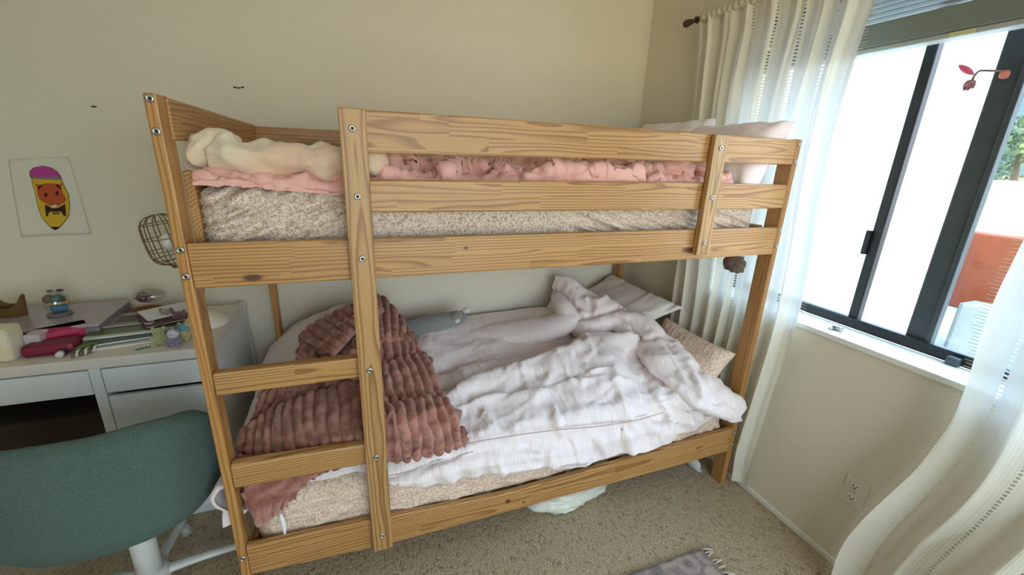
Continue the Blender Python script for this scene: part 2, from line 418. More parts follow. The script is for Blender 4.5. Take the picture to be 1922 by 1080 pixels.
# main window
w1 = thing('window_1', (2.2, -.45, WZ0), None, None); struct(w1)
g = G()
g.add(*rbox(2.19, 2.25, WY0, WY1, WZ0, WZ0 + .028, r=.003)); g.add(*rbox(2.19, 2.25, WY0, WY1, WZ1 - .03, WZ1, r=.003))
g.add(*rbox(2.19, 2.25, WY1 - .03, WY1, WZ0, WZ1, r=.003)); g.add(*rbox(2.19, 2.25, WY0, WY0 + .03, WZ0, WZ1, r=.003))
g.add(*rbox(2.188, 2.196, WY0, WY1, WZ0 + .026, WZ0 + .04, r=.002))
g.make('window_frame', BLACKF, w1, False)
s1 = box('sliding_sash_stile', 2.20, 2.232, -.222, -.188, WZ0 + .02, WZ1 - .02, BLACKF, w1, r=.004)
box('latch', 2.185, 2.203, -.192, -.176, 1.165, 1.255, PLBLK, s1, r=.003)
g = G(); g.add(*rbox(2.208, 2.25, -.445, -.375, WZ0 + .02, WZ1 - .02, r=.006)); g.add(*rbox(2.200, 2.21, -.452, -.436, WZ0 + .02, WZ1 - .02, r=.003))
g.make('meeting_stile', GREYF, w1, False)
box('pane', 2.214, 2.218, -.19, WY1 - .03, WZ0 + .03, WZ1 - .03, GLASS, w1, r=0)
box('pane', 2.236, 2.240, WY0 + .03, -.44, WZ0 + .03, WZ1 - .03, GLASS, w1, r=0)
# sill board
g = G(); g.add(*rbox(X1 - .014, 2.19, WY0, WY1, WZ0 - .022, WZ0, r=.004)); 
g.make('window_sill', TRIM, w1, False)
g = G(); g.add(*rbox(2.085, 2.135, -.212, -.196, WZ0 + .0, WZ0 + .010, r=.003)); g.add(*rbox(2.100, 2.118, -.235, -.20, WZ0, WZ0 + .018, r=.004))
tag(g.make('security_latch', METAL, None, False), 'small silvery metal clip lying on the white window sill', 'clip')
tag(box('track_stop', 2.165, 2.188, -.548, -.515, WZ0, WZ0 + .028, GREYF, None, r=.003), 'small dark grey block standing on the sill against the fixed pane', 'window stop')

# ================================================================ bunk bed
L, W, T, H = 1.983, 1.06, .0245, 1.57
bed = thing('bunk_bed', (L / 2, W / 2, 0), 'light pine wooden bunk bed with ladder, bolted rails and guard boards', 'bunk bed')
def board(name, axis, pts, t0, t1, mat, n=24, r=.004, parent=bed):
    """board along axis ('x' or 'y' or 'z'): pts = [(s, lo, hi)] profile; t0..t1 thickness range on the remaining axis.
    x: lo/hi = z, t = y ; y: lo/hi = z, t = x ; z: lo/hi = x, t = y ; w: along z, lo/hi = y, t = x"""
    P = np.array(pts, float); s = np.linspace(P[0, 0], P[-1, 0], n)
    lo = np.interp(s, P[:, 0], P[:, 1]); hi = np.interp(s, P[:, 0], P[:, 2])
    sec = []
    for cx, cy, a0 in ((1, 1, 0), (-1, 1, 90), (-1, -1, 180), (1, -1, 270)):
        for a in (0, 45, 90): sec.append((cx, cy, math.cos(math.radians(a0 + a)), math.sin(math.radians(a0 + a))))
    V = []
    ends = [(s[0], -1)] + [(q, 0) for q in s] + [(s[-1], 1)]
    rows = [(s[0], lo[0], hi[0], r * .6)] + [(s[0] + r * .5, lo[0], hi[0], 0)] + [(q, l, h, 0) for q, l, h in zip(s[1:-1], lo[1:-1], hi[1:-1])] + [(s[-1] - r * .5, lo[-1], hi[-1], 0), (s[-1], lo[-1], hi[-1], r * .6)]
    for q, l, h, ins in rows:
        for cx, cy, ca, sa in sec:
            wv = (h if cy > 0 else l) + (-cy * r + sa * r) - cy * ins
            tv = (t1 if cx > 0 else t0) + (-cx * r + ca * r) - cx * ins
            V.append({'x': (q, tv, wv), 'y': (tv, q, wv), 'z': (wv, tv, q), 'w': (tv, wv, q)}[axis])
    k = len(sec); F = gridF(len(rows), k, 0, True) + [tuple(range(k - 1, -1, -1)), tuple((len(rows) - 1) * k + j for j in range(k))]
    R = {'x': [[1, 0, 0], [0, 1, 0], [0, 0, 1]], 'y': [[0, -1, 0], [1, 0, 0], [0, 0, 1]], 'z': [[0, 0, -1], [0, 1, 0], [1, 0, 0]], 'w': [[0, -1, 0], [0, 0, 1.0], [-1, 0, 0]]}[axis]
    R = np.array(R, float)
    if axis == 'z': R = np.array([[0, 0, 1], [0, -1, 0], [1, 0, 0]], float)
    if axis == 'w': R = np.array([[0, 1, 0], [0, 0, 1], [1, 0, 0]], float)
    o = mesh(name, V, F, mat, parent, False, R=R)
    return o
def bolt(x, y, z, ax, r=.0085, parent=bed):
    """flanged barrel bolt head"""
    V, F = latheV([(r, 0), (r, .0018), (r * .82, .0034), (r * .45, .004), (r * .42, .0015), (r * .1, .0014)], 20)
    if ax == '-y': V = V @ rotx(PI / 2).T
    elif ax == '+x': V = V @ roty(PI / 2).T
    o = mesh('bolt', V + np.array([x, y, z]), F, METAL, parent, True)
    q = .0016
    V, F = latheV([(r * .40, 0), (r * .38, q)], 6)
    if ax == '-y': V = V @ rotx(PI / 2).T
    elif ax == '+x': V = V @ roty(PI / 2).T
    mesh('bolt_socket', V + np.array([x, y, z]), F, DARKHOLE, o, False)
def rail_from_px(top, bot, x0, x1, y=0.0):
    tp = sorted((hit(u, v, 'y', y)[0], hit(u, v, 'y', y)[2]) for u, v in top); bp = sorted((hit(u, v, 'y', y)[0], hit(u, v, 'y', y)[2]) for u, v in bot)
    xs = sorted(set([x0, x1] + [p[0] for p in tp + bp if x0 < p[0] < x1]))
    return [(x, float(np.interp(x, [p[0] for p in bp], [p[1] for p in bp])), float(np.interp(x, [p[0] for p in tp], [p[1] for p in tp]))) for x in xs]
# posts: narrow face to the front, wide face along the depth of the bed
pd = .066
board('post', 'w', [(0, 0, pd), (H, 0, pd)], 0, T, pine('pine_post_knot', stave=False, freq=110, light=(198, 150, 88), dark=(146, 98, 48), knots=((1.005 - .785, .033, .018, .016),)))
board('post', 'w', [(0, 0, pd), (H - .002, 0, pd)], L - T, L, PINEP)
board('post', 'w', [(0, W - pd, W), (H - .01, W - pd, W)], 0, T, PINEP)
board('post', 'w', [(0, W - pd, W), (H - .01, W - pd, W)], L - T, L, PINEP)
# front rails
g1 = rail_from_px([(700, 206.4), (1250, 244.5), (1497.7, 263.3)], [(700, 287.6), (1016, 296), (1250, 302), (1487, 309.7)], .395, L - T - .001)
g2 = rail_from_px([(700, 337.8), (1250, 342), (1478.7, 347.3)], [(700, 399.6), (1250, 394.4), (1468.6, 391.6)], .395, L - T - .001)
dk = rail_from_px([(360, 458), (703, 448.4), (1250, 432.6), (1460.4, 427.6)], [(370, 543), (1250, 490), (1448.8, 477.7)], T + .001, L - T - .001)
bt = rail_from_px([(466, 1026.7), (694, 977.8), (940, 930.4), (1250, 843.5), (1370, 806)], [(470, 1080), (737, 1020.4), (1250, 880.7), (1367.8, 847.4)], T + .001, L - T - .001)
board('guard_rail', 'x', g1, 0, .0225, PINE); board('guard_rail', 'x', g2, 0, .0225, PINE)
board('deck_rail', 'x', dk, 0, .0225, pine('pine_board_knots', knots=((-.29, .02, .01, .006), (-.84, -.035, .03, .012), (.55, -.02, .05, .014))))
board('bottom_rail', 'x', bt, 0, .0225, pine('pine_board_knot', knots=((-.125, -.016, .013, .012), (-.06, -.04, .01, .005))))
# back rails
board('guard_rail', 'x', [(T, 1.494, 1.556), (L - T, 1.494, 1.556)], W - .03, W - .008, PINE)
board('deck_rail', 'x', [(T, 1.13, 1.24), (L - T, 1.13, 1.24)], W - .03, W - .008, PINE)
board('bottom_rail', 'x', [(T, .18, .28), (L - T, .18, .28)], W - .03, W - .008, PINE)
# end rails
for xx in (T + .0, L - T - .022):
    x0 = xx if xx < 1 else xx
    board('end_rail', 'y', [(.05, 1.476, 1.568), (W - .034, 1.478, 1.560)], x0 - (.018 if xx < 1 else -.018), x0 + .004 if xx < 1 else x0 + .022, PINE)
    board('end_rail', 'y', [(.067, 1.125, 1.409), (.9, 1.125, 1.405)][:1] + [(W - .067, 1.13, 1.405)] if xx < 1 else [(.067, 1.13, 1.24), (W - .067, 1.13, 1.24)], x0 + (.0 if xx < 1 else .0), x0 + .020, PINE)
    board('end_rail', 'y', [(.067, .18, .285), (W - .067, .18, .285)], x0, x0 + .020, PINE)
# ladder stile (wide plank in front of the rails) and the short clamping plank
sx = [hit(633, 201, 'y', -.025)[0], hit(686, 205, 'y', -.025)[0]]
LS = board('ladder_stile', 'z', [(.192, sx[0], sx[1]), (1.566, sx[0], sx[1])], -.025, 0, PINE1)
board('guard_clamp', 'z', [(1.153, 1.544, 1.603), (1.564, 1.544, 1.603)], -.025, 0, PINE1)
def rung(top, bot):
    p = rail_from_px(top, bot, T + .001, sx[0] + .01, .0)
    return board('ladder_rung', 'x', p, 0, .034, PINE, r=.006)
rung([(402, 703), (668, 672.5)], [(411, 744), (675, 710)]); rung([(438, 874), (683, 836)], [(449, 917), (688, 872)])
# bolts on posts (from the photo) and planks
for u, v in [(280, 185), (292, 247), (337, 470), (345, 520), (452, 1050)]:
    p = hit(u, v, 'y', 0); bolt(.0125, 0, p[2], '-y')
for u, v in [(1501, 270), (1494, 303), (1467, 432), (1459, 462), (1378, 813), (1373, 834)]:
    p = hit(u, v, 'y', 0); bolt(L - .0125, 0, p[2], '-y')
for u, v in [(661, 241), (671, 369), (680, 486), (694, 696), (706, 859), (717, 1006)]:
    p = hit(u, v, 'y', -.025); bolt(p[0], -.025, p[2], '-y')
for u, v in [(1353, 278), (1337, 371), (1322.5, 456)]:
    p = hit(u, v, 'y', -.025); bolt(p[0], -.025, p[2], '-y')
bolt(.052, 0, hit(433, 710, 'y', 0)[2], '-y', .004)
# slatted bases
for zb in (1.17, .225):
    g = G()
    for k in range(15):
        x = .07 + k * .1308; g.add(*rbox(x - .03, x + .03, .028, W - .034, zb, zb + .016, r=.003))
    g.make('slatted_base', PINE, bed, False)
    for yy in (.024, W - .054): box('slat_support', T + .02, L - T - .02, yy, yy + .02, zb - .03, zb, PINE, bed, .002)

# ================================================================ mattresses
def mattress(name, x0, x1, y0, y1, z0, z1, mat, fn, label, r=.05):
    nx, npf = 220, 34
    xs = np.linspace(x0, x1, nx)
    prof = []
    for a in np.linspace(-90, 90, 17): prof.append((y0 + r - r * math.cos(math.radians(a)) * (1), ((z0 + r) if a < 0 else (z1 - r)) + r * math.sin(math.radians(a))))
    mid = [(y, z1) for y in np.linspace(y0 + r + .03, y1 - r - .03, 22)]
    back = [(y1 - (p[0] - y0), p[1]) for p in prof[::-1]]
    bot = [(y, z0) for y in np.linspace(y1 - r - .05, y0 + r + .05, 6)]
    # densify the front face
    fr = prof[:8] + [(y0, z) for z in np.linspace(prof[7][1], prof[9][1], 26)[1:-1]] + prof[9:]
    P = np.array(fr + mid + back + bot); k = len(P)
    V = np.zeros((nx, k, 3))
    for i, x in enumerate(xs):
        e = min(x - x0, x1 - x); s = r - math.sqrt(max(0, r * r - max(0, r - e) ** 2))
        Q = P.copy(); Q[:, 0] = np.clip(Q[:, 0], y0 + s, y1 - s); Q[:, 1] = np.clip(Q[:, 1], z0 + s * .6, z1 - s)
        V[i, :, 0] = x; V[i, :, 1:] = Q
    V = fn(V, P)
    F = gridF(nx, k, 0, True) + [tuple(range(k - 1, -1, -1)), tuple((nx - 1) * k + j for j in range(k))]
    V = V.reshape(-1, 3)
    return tag(mesh(name, V, F, mat), label, 'mattress')
def wr_up(V, P):
    x, y, z = V[..., 0], V[..., 1], V[..., 2]
    f = (y < .16)
    t = (z - 1.21) / .17
    # fan of stretched pleats near the ladder, loose diagonal folds to the right
    a = x * 1.0 + (t) * -.30
    pl = ridged(a * 17, t * 1.1 + 3, seed=5) * smooth(.75, .2, x) + ridged((x + .55 * t) * 17, t * .9, seed=9) * smooth(.95, 1.25, x)
    pl = pl * smooth(1.915, 1.84, x)
    amp = .030 * f * smooth(-.1, .3, t)
    V[..., 1] -= amp * pl - .016 * f
    V[..., 2] += .006 * fbm(x * 5, y * 5, seed=3) * (z > 1.3)
    return V
mattress('mattress', .036, 1.925, .060, 1.02, 1.186, 1.378, FLOR, wr_up, 'upper bunk mattress in a wrinkled beige floral fitted sheet behind the guard rails')
def wr_lo(V, P):
    x, y, z = V[..., 0], V[..., 1], V[..., 2]
    f = (y < .16); t = (z - .24) / .24
    pl = ridged(x * 2.2 + t * 1.5, t * 5 - x * 2.2, seed=21) * smooth(1.4, .9, x) + ridged(x * 30, t * 1.2, seed=22) * smooth(1.45, 1.7, x) * smooth(.9, .3, t)
    V[..., 1] -= (.014 * pl + .006) * f * (.35 + .65 * smooth(.15, .40, x))
    return V
mattress('mattress', .040, 1.94, .044, 1.02, .241, .452, FLOR2, wr_lo, 'lower bunk mattress in a beige floral sheet showing under the duvet edge', r=.065)

# ================================================================ bedding helpers
def pxfold(S, folds, N=None, scale=1.45):
    """raise or sink soft folds on surface S; each fold = (polyline in photo px, height m, width px, width on the other side px)"""
    if N is None: N = normals(S)
    u, v = pix(S); D = np.zeros(S.shape[:2])
    for f in folds:
        pts, h, w1 = f[0], f[1], f[2]; w2 = f[3] if len(f) > 3 else w1
        d, s, a = polydist(u, v, pts)
        w = np.where(s > 0, w1, w2)
        D += h * np.exp(-(d / w) ** 2) * np.minimum(1, np.minimum(a + .12, 1.12 - a) * 5)
    return S + N * np.maximum(D * scale, -.026)[..., None]
def drape(xs, yb, yf, z0fn, r, zbfn, yskirt, n1=150, n2=14, n3=50):
    """sheet lying on the bed: from the back yb to the front yf, rolling over and hanging to zbfn(x)"""
    rows = []
    for y in np.linspace(yb, yf + r, n1): rows.append(('t', y))
    for a in np.linspace(0, 90, n2 + 1)[1:]: rows.append(('a', a))
    for q in np.linspace(0, 1, n3 + 1)[1:]: rows.append(('s', q))
    S = np.zeros((len(rows), len(xs), 3)); zt = lambda x, y: z0fn(x, np.full_like(x, y))
    for i, (k, q) in enumerate(rows):
        S[i, :, 0] = xs
        ztop = zt(xs, yf + r)
        if k == 't': S[i, :, 1] = q; S[i, :, 2] = zt(xs, q)
        elif k == 'a':
            A = math.radians(q); S[i, :, 1] = yf + r - r * math.sin(A); S[i, :, 2] = ztop - r + r * math.cos(A)
        else:
            zb = np.minimum(zbfn(xs), ztop - r - .004)
            S[i, :, 1] = yf + (yskirt(xs) - yf) * smooth(0, .5, q); S[i, :, 2] = ztop - r + (zb - ztop + r) * q
    return S
def P3(u, v, ax, val): return hit(u, v, ax, val)

# ---------------------------------------------------------------- lower duvet
def duv_z(x, y):
    z = .520 + .020 * smooth(.08, .35, y) + .012 * fbm(x * 2.2, y * 2.2, seed=31)
    z += .20 * np.exp(-(((x - .31) / .19) ** 2 + ((y - .93) / .24) ** 2))           # mound under the blanket
    z += .03 * np.exp(-(((x - .10) / .12) ** 2 + ((y - .38) / .16) ** 2))
    z += .045 * np.exp(-(((x - 1.32) / .30) ** 2 + ((y - .40) / .20) ** 2))
    z -= .05 * smooth(.10, -.04, x); z -= .035 * smooth(.62, .42, x) * smooth(.35, .15, y)
    z -= .03 * smooth(1.55, 1.8, x)
    z += .095 * np.exp(-(((x - 1.70) / .09) ** 2 + ((y - .50) / .13) ** 2))
    return z
ed = [(hit(u, v, 'y', .0)[0], hit(u, v, 'y', .0)[2]) for u, v in [(600, 905), (734, 910), (829, 903), (915, 887), (972, 890), (1029, 880), (1072, 879), (1129, 866), (1186, 846), (1232, 832), (1277, 816), (1313, 800), (1345, 780), (1368, 765)]]
zb = lambda x: np.interp(x, [-.05] + [p[0] for p in ed], [.50] + [p[1] for p in ed]) + .004 * np.sin(x * 21)
xs = np.linspace(-.03, 1.92, 420)
S = drape(xs, 1.04, .028, duv_z, .055, zb, lambda x: .036 - .040 * smooth(.36, .50, x), 190, 14, 70)
S = pxfold(S, [
    ([(775, 655), (840, 625), (900, 608), (980, 600), (1045, 604)], .034, 30),
    ([(1000, 615), (1050, 618)], .018, 20),
    ([(760, 715), (830, 690), (900, 668), (960, 655), (1010, 660), (1060, 650), (1085, 632)], -.022, 9),
    ([(800, 780), (860, 735), (930, 708), (985, 688), (1040, 665), (1110, 645), (1180, 632)], .030, 20, 9),
    ([(800, 770), (870, 720), (935, 692), (1000, 672), (1060, 652)], -.016, 9),
    ([(850, 775), (930, 748), (1010, 740), (1060, 722), (1120, 700)], .012, 12, 6),
    ([(1120, 655), (1140, 690), (1110, 720)], .02, 34),
    ([(1180, 648), (1205, 700), (1225, 745), (1250, 790)], -.034, 18),
    ([(1150, 700), (1165, 750), (1185, 800)], .014, 10), ([(1205, 700), (1240, 745), (1262, 790), (1240, 830), (1190, 850)], .020, 9, 13),
    ([(1255, 720), (1290, 770), (1300, 805)], .014, 8), ([(1285, 745), (1318, 785)], .016, 7), ([(1245, 740), (1275, 790), (1280, 815)], -.014, 7),
    ([(1040, 770), (1055, 820)], .010, 7), ([(905, 775), (930, 800)], .012, 7), ([(985, 835), (1018, 850), (1020, 875)], -.012, 8), ([(1115, 830), (1125, 860)], -.010, 8), ([(1170, 800), (1165, 850)], -.012, 8),
    ([(730, 905), (800, 890), (880, 870), (960, 862), (1060, 850)], .010, 18), ([(930, 886), (1000, 875), (1100, 862)], .012, 7),
    ([(1000, 650), (1090, 628), (1150, 620)], -.020, 12),
    ([(860, 690), (880, 720)], .006, 8), ([(1060, 700), (1085, 712), (1130, 706)], -.010, 6), ([(1000, 760), (1020, 730), (1040, 690)], .008, 9),
    ([(730, 862), (800, 850), (880, 832), (1000, 812), (1100, 800), (1190, 790), (1245, 775)], -.007, 3),
    ([(1090, 640), (1110, 668)], .008, 6), ([(1040, 660), (1060, 690), (1070, 720)], .008, 6), ([(980, 700), (990, 730)], .007, 6),
    ([(480, 720), (520, 660), (580, 600)], .02, 22), ([(510, 700), (560, 640)], -.015, 9), ([(530, 650), (600, 590)], .01, 10)])
N = normals(S); x, y, z = S[..., 0], S[..., 1], S[..., 2]
u_, v_ = pix(S)
# crumpling: soft wrinkles following the fold directions, stronger at the front
wx = x + .05 * fbm(x * 5, y * 5 + z * 5, seed=91); wy = (y - x * .35) + .04 * fbm(x * 4 + 7, y * 4, seed=92)
D = .016 * fbm(wx * 5 + wy * 2, wy * 11, seed=41, o=3) * smooth(1.0, .6, y)
D += .006 * fbm(wx * 24, wy * 7, seed=43, o=2) * smooth(.8, .3, y) * smooth(.46, .5, z)
D += .022 * fbm(wx * 11 + z * 4, z * 2.6, seed=45, o=2) * smooth(.50, .42, z) * smooth(.45, .6, x)
D += .003 * fbm(x * 40, y * 16 + z * 16, seed=47, o=2)
D = D * smooth(-.02, .12, x) * (.35 + .65 * smooth(.42, .56, x)); D = np.where(z < .50, np.maximum(D, -.004), D)
S = S + N * D[..., None]
S[..., 1] = np.maximum(S[..., 1], -.028) + .045 * smooth(.46, .34, x) * smooth(.32, .10, y) * smooth(0.0, .06, x)
g = G(); g.add(*slab(S, .006))
# folded-back top of the duvet: standing hump by the wall running down to a hanging corner
st = [  # near edge px, far edge px, height of the near edge, x of the far edge, swelling
    ((1024, 582), (1044, 519), .56, 1.50, .03), ((1040, 600), (1075, 522), .56, 1.56, .035), ((1068, 618), (1102, 545), .56, 1.62, .035), ((1082, 628), (1135, 556), .56, 1.68, .035),
    ((1120, 632), (1168, 572), .56, 1.73, .03), ((1160, 622), (1215, 600), .57, 1.78, .035), ((1190, 650), (1262, 632), .56, 1.83, .04), ((1214, 690), (1300, 668), .55, 1.865, .045),
    ((1258, 724), (1338, 702), .53, 1.895, .05), ((1308, 764), (1374, 733), .50, 1.925, .04), ((1362, 784), (1394, 750), .455, 1.945, .022), ((1392, 784), (1401, 766), .44, 1.955, .008)]
rows = []
for n_, f_, zn, xf, sw in st:
    An = P3(*n_, 'z', zn); Cf = P3(*f_, 'x', xf); d = Cf - An; v = CAM - (An + Cf) / 2; v /= np.linalg.norm(v); v = v * .6 + np.array([0, 0, .55])
    rows.append([An + np.array([.025, .01, -.03]), An, An + d * .22 + v * sw * .8, An + d * .5 + v * sw, An + d * .8 + v * sw * .75, Cf, Cf + np.array([.008, .012, -.03])])
S = patch(rows, 200, 90)
S = pxfold(S, [
    ([(1030, 545), (1060, 560), (1078, 580), (1100, 580)], -.012, 6), ([(1075, 555), (1090, 575), (1095, 592)], .014, 7), ([(1110, 568), (1105, 590)], -.010, 6),
    ([(1085, 598), (1120, 590), (1160, 578), (1185, 572)], -.014, 5), ([(1095, 560), (1125, 567), (1140, 556)], .014, 6), ([(1028, 562), (1060, 562)], -.012, 5),
    ([(1090, 615), (1130, 605), (1165, 598), (1200, 612)], .012, 14), ([(1160, 590), (1200, 596), (1240, 618)], .010, 7),
    ([(1190, 632), (1210, 640), (1240, 630), (1262, 640)], -.015, 5), ([(1200, 645), (1225, 632), (1265, 645), (1300, 690)], .012, 8),
    ([(1215, 672), (1265, 678), (1300, 700), (1320, 745)], .014, 7, 12), ([(1222, 692), (1262, 702), (1290, 728)], -.010, 8),
    ([(1300, 690), (1325, 725), (1352, 752)], -.010, 5), ([(1318, 700), (1342, 740), (1362, 762)], .009, 5), ([(1335, 712), (1358, 745), (1380, 765)], -.010, 4), ([(1250, 650), (1280, 690), (1300, 715)], -.007, 4),
    ([(1340, 752), (1360, 758)], -.012, 6)])
N = normals(S); x, y, z = S[..., 0], S[..., 1], S[..., 2]
D = .014 * fbm(x * 7 - y * 5, y * 9 + x * 4, z * 4, seed=51) + .005 * fbm(x * 26, y * 26, z * 26, seed=53)
S = S + N * D[..., None]
g.add(*slab(S, .008))
# puffy roll that turns up into the standing hump
n = 90; pts = catmull([P3(770, 668, 'z', .47), P3(850, 645, 'z', .50), P3(920, 632, 'z', .525), P3(985, 625, 'z', .548), P3(1035, 616, 'z', .575), P3(1064, 600, 'z', .615), P3(1058, 578, 'z', .665), P3(1046, 556, 'z', .70)], n)
t_ = np.linspace(0, 1, n); V, F = tubeV(pts, np.stack([np.interp(t_, [0, .2, .5, .7, .85, 1], [.06, .10, .115, .075, .05, .04]), np.interp(t_, [0, .2, .5, .7, .85, 1], [.05, .06, .062, .060, .05, .03])], 1), 48)
V = V + (.010 * fbm(V[:, 0] * 9, V[:, 1] * 9, V[:, 2] * 9, seed=55))[:, None] * np.array([.3, .3, 1])
g.add(V, F)
# side of the duvet hanging out past the ladder-side post
ys = np.linspace(.03, .78, 70); rw = []
for q in np.linspace(0, 1, 40):
    rw.append(np.stack([-.018 - .030 * np.sin(PI * min(1, q * 1.15)) - .006 * np.sin(ys * 26 + q * 3), ys, .525 + .01 * np.sin(ys * 9) - q * (.115 + .12 * smooth(.03, .30, ys) + .012 * np.sin(ys * 14))], 1))
rw = np.array(rw); rw[0, :, 0] = .03; rw[1, :, 0] = .0; rw[:, 0, 0] += .012
g.add(*slab(rw, .006))
duvet = g.make('duvet', DUVET)
tag(duvet, 'blush white crinkled gauze duvet crumpled over the lower bunk', 'duvet')
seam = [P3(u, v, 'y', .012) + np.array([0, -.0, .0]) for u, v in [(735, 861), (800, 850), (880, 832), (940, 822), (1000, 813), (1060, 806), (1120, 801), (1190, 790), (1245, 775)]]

# ---------------------------------------------------------------- pillows of the lower bunk
d = np.array([.275, 0, .195]); d /= np.linalg.norm(d)
R = np.stack([np.array([0, -1, 0]), d, np.cross([0, -1, 0], d)], 1)
V, F = pillowV(.325, .165, .060, (1.815, .735, .668), R, 61)
V[:, 1] += .55 * np.maximum(0, .76 - V[:, 2])
tag(mesh('pillow', V, F, PILL), 'plain white pillow leaning in the far corner of the lower bunk', 'pillow', )
d = np.array([.11, 0, .17]); d /= np.linalg.norm(d)
R = np.stack([np.array([0, -1, 0]), d, np.cross([0, -1, 0], d)], 1)
V, F = pillowV(.225, .115, .05, (1.875, .275, .578), R, 62, wr=.005, p=6)
tag(mesh('pillow', V, F, FLOR2), 'beige floral pillow at the window end of the lower bunk, partly under the duvet', 'pillow')
# plush arm lying by the wall
tb = thing('plush_toy', P3(810, 615, 'y', .86), 'long grey plush toy with white paws lying against the wall on the duvet', 'plush toy')
g = G(); pts = catmull([P3(735, 630, 'y', .86), P3(770, 620, 'y', .86), P3(820, 607, 'y', .86), P3(860, 597, 'y', .86), P3(872, 590, 'y', .86)], 24)
V, F = tubeV(pts, np.stack([np.interp(np.linspace(0, 1, 24), [0, .3, .8, 1], [.045, .052, .040, .024])] * 2, 1), 18); V = V + .003 * fbm(V[:, 0] * 20, V[:, 1] * 20, V[:, 2] * 20)[:, None]; g.add(V, F)
g.add(*ballV(P3(855, 594, 'y', .84), (.035, .03, .026), nz=.1)); g.make('body', GREYP, tb)
mesh('paw', *ballV(P3(875, 583, 'y', .86), (.022, .016, .015), nz=.12), WHITEP, tb); mesh('paw', *ballV(P3(858, 602, 'y', .82), (.015, .014, .013), nz=.12), WHITEP, tb)

# ---------------------------------------------------------------- ribbed throw
def ribbed(ctrl, nrib, seed, nr=90, amp=.011, th=.016, ph=0.0, tipr=.10, jit=.06, tipf=(True, True)):
    """ctrl rows run along the ribs, columns across them"""
    nc = max(60, int(nrib * 13))
    S = patch(ctrl, nr, nc); N = normals(S)
    cc, rr = np.meshgrid(np.linspace(0, 1, nc), np.linspace(0, 1, nr))
    p = cc * nrib + ph + jit * 4 * vnoise(rr * 3.5, cc * nrib * .35, seed=seed) 
    f = np.abs(np.sin(PI * p)) ** .55
    a = amp * 1.75 * (1 + .38 * vnoise(rr * 9, np.floor(p) * 3.3, seed=seed + 3))
    e = np.ones_like(rr)
    if tipf[0]: e = np.minimum(e, np.sqrt(np.clip(rr / tipr, 0, 1) * (2 - np.clip(rr / tipr, 0, 1))))
    if tipf[1]: e = np.minimum(e, np.sqrt(np.clip((1 - rr) / tipr, 0, 1) * (2 - np.clip((1 - rr) / tipr, 0, 1))))
    D = a * f * e - amp * .9 * (1 - e) + .004 * fbm(rr * 5, cc * nrib * .5, seed=seed + 5) * e
    return slab(S + N * D[..., None], th)
g = G()
Q = P3
# lower big panel running over the front edge of the mattress
g.add(*ribbed([
    [Q(452, 806, 'z', .575), Q(505, 770, 'z', .60), Q(565, 742, 'z', .615), Q(630, 722, 'z', .625), Q(700, 698, 'z', .635)],
    [Q(447, 838, 'z', .560), Q(500, 820, 'z', .59), Q(560, 800, 'z', .605), Q(630, 780, 'z', .615), Q(702, 760, 'z', .625)],
    [Q(447, 862, 'z', .545), Q(503, 858, 'z', .56), Q(570, 848, 'z', .57), Q(640, 836, 'z', .58), Q(705, 820, 'z', .59)],
    [Q(450, 885, 'z', .515), Q(510, 880, 'z', .525), Q(575, 868, 'z', .53), Q(642, 852, 'z', .54), Q(708, 838, 'z', .55)]], 13, 3, amp=.012, tipf=(True, False)))
g.add(*ribbed([
    [Q(440, 858, 'y', .070), Q(500, 855, 'y', .070), Q(560, 846, 'y', .070), Q(620, 838, 'y', .070), Q(680, 830, 'y', .070)],
    [Q(450, 890, 'y', .036), Q(508, 884, 'y', .036), Q(566, 872, 'y', .036), Q(620, 866, 'y', .036), Q(668, 862, 'y', .036)],
    [Q(460, 935, 'y', .030), Q(515, 925, 'y', .030), Q(560, 905, 'y', .030), Q(604, 885, 'y', .030), Q(650, 872, 'y', .030)],
    [Q(484, 992, 'y', .026), Q(519, 968, 'y', .026), Q(552, 935, 'y', .026), Q(598, 893, 'y', .028), Q(640, 880, 'y', .030)]], 9, 13, amp=.010, tipf=(False, True), tipr=.06))
# upper left folded panels, darker gaps between them
g.add(*ribbed([
    [Q(500, 728, 'z', .600), Q(545, 705, 'z', .62), Q(600, 690, 'z', .63), Q(660, 678, 'z', .64)],
    [Q(480, 768, 'z', .585), Q(530, 742, 'z', .60), Q(590, 722, 'z', .61), Q(655, 705, 'z', .62)],
    [Q(466, 800, 'z', .560), Q(520, 776, 'z', .575), Q(585, 752, 'z', .585), Q(650, 735, 'z', .59)]], 8, 23, amp=.010))
g.add(*ribbed([
    [Q(566, 626, 'z', .665), Q(600, 640, 'z', .665), Q(640, 655, 'z', .66), Q(690, 675, 'z', .655), Q(730, 690, 'z', .65)],
    [Q(560, 660, 'z', .640), Q(595, 690, 'z', .64), Q(630, 705, 'z', .64), Q(680, 715, 'z', .64), Q(728, 725, 'z', .64)],
    [Q(556, 700, 'z', .600), Q(585, 715, 'z', .61), Q(620, 728, 'z', .615), Q(670, 735, 'z', .62), Q(725, 740, 'z', .62)]], 7, 33, amp=.010))
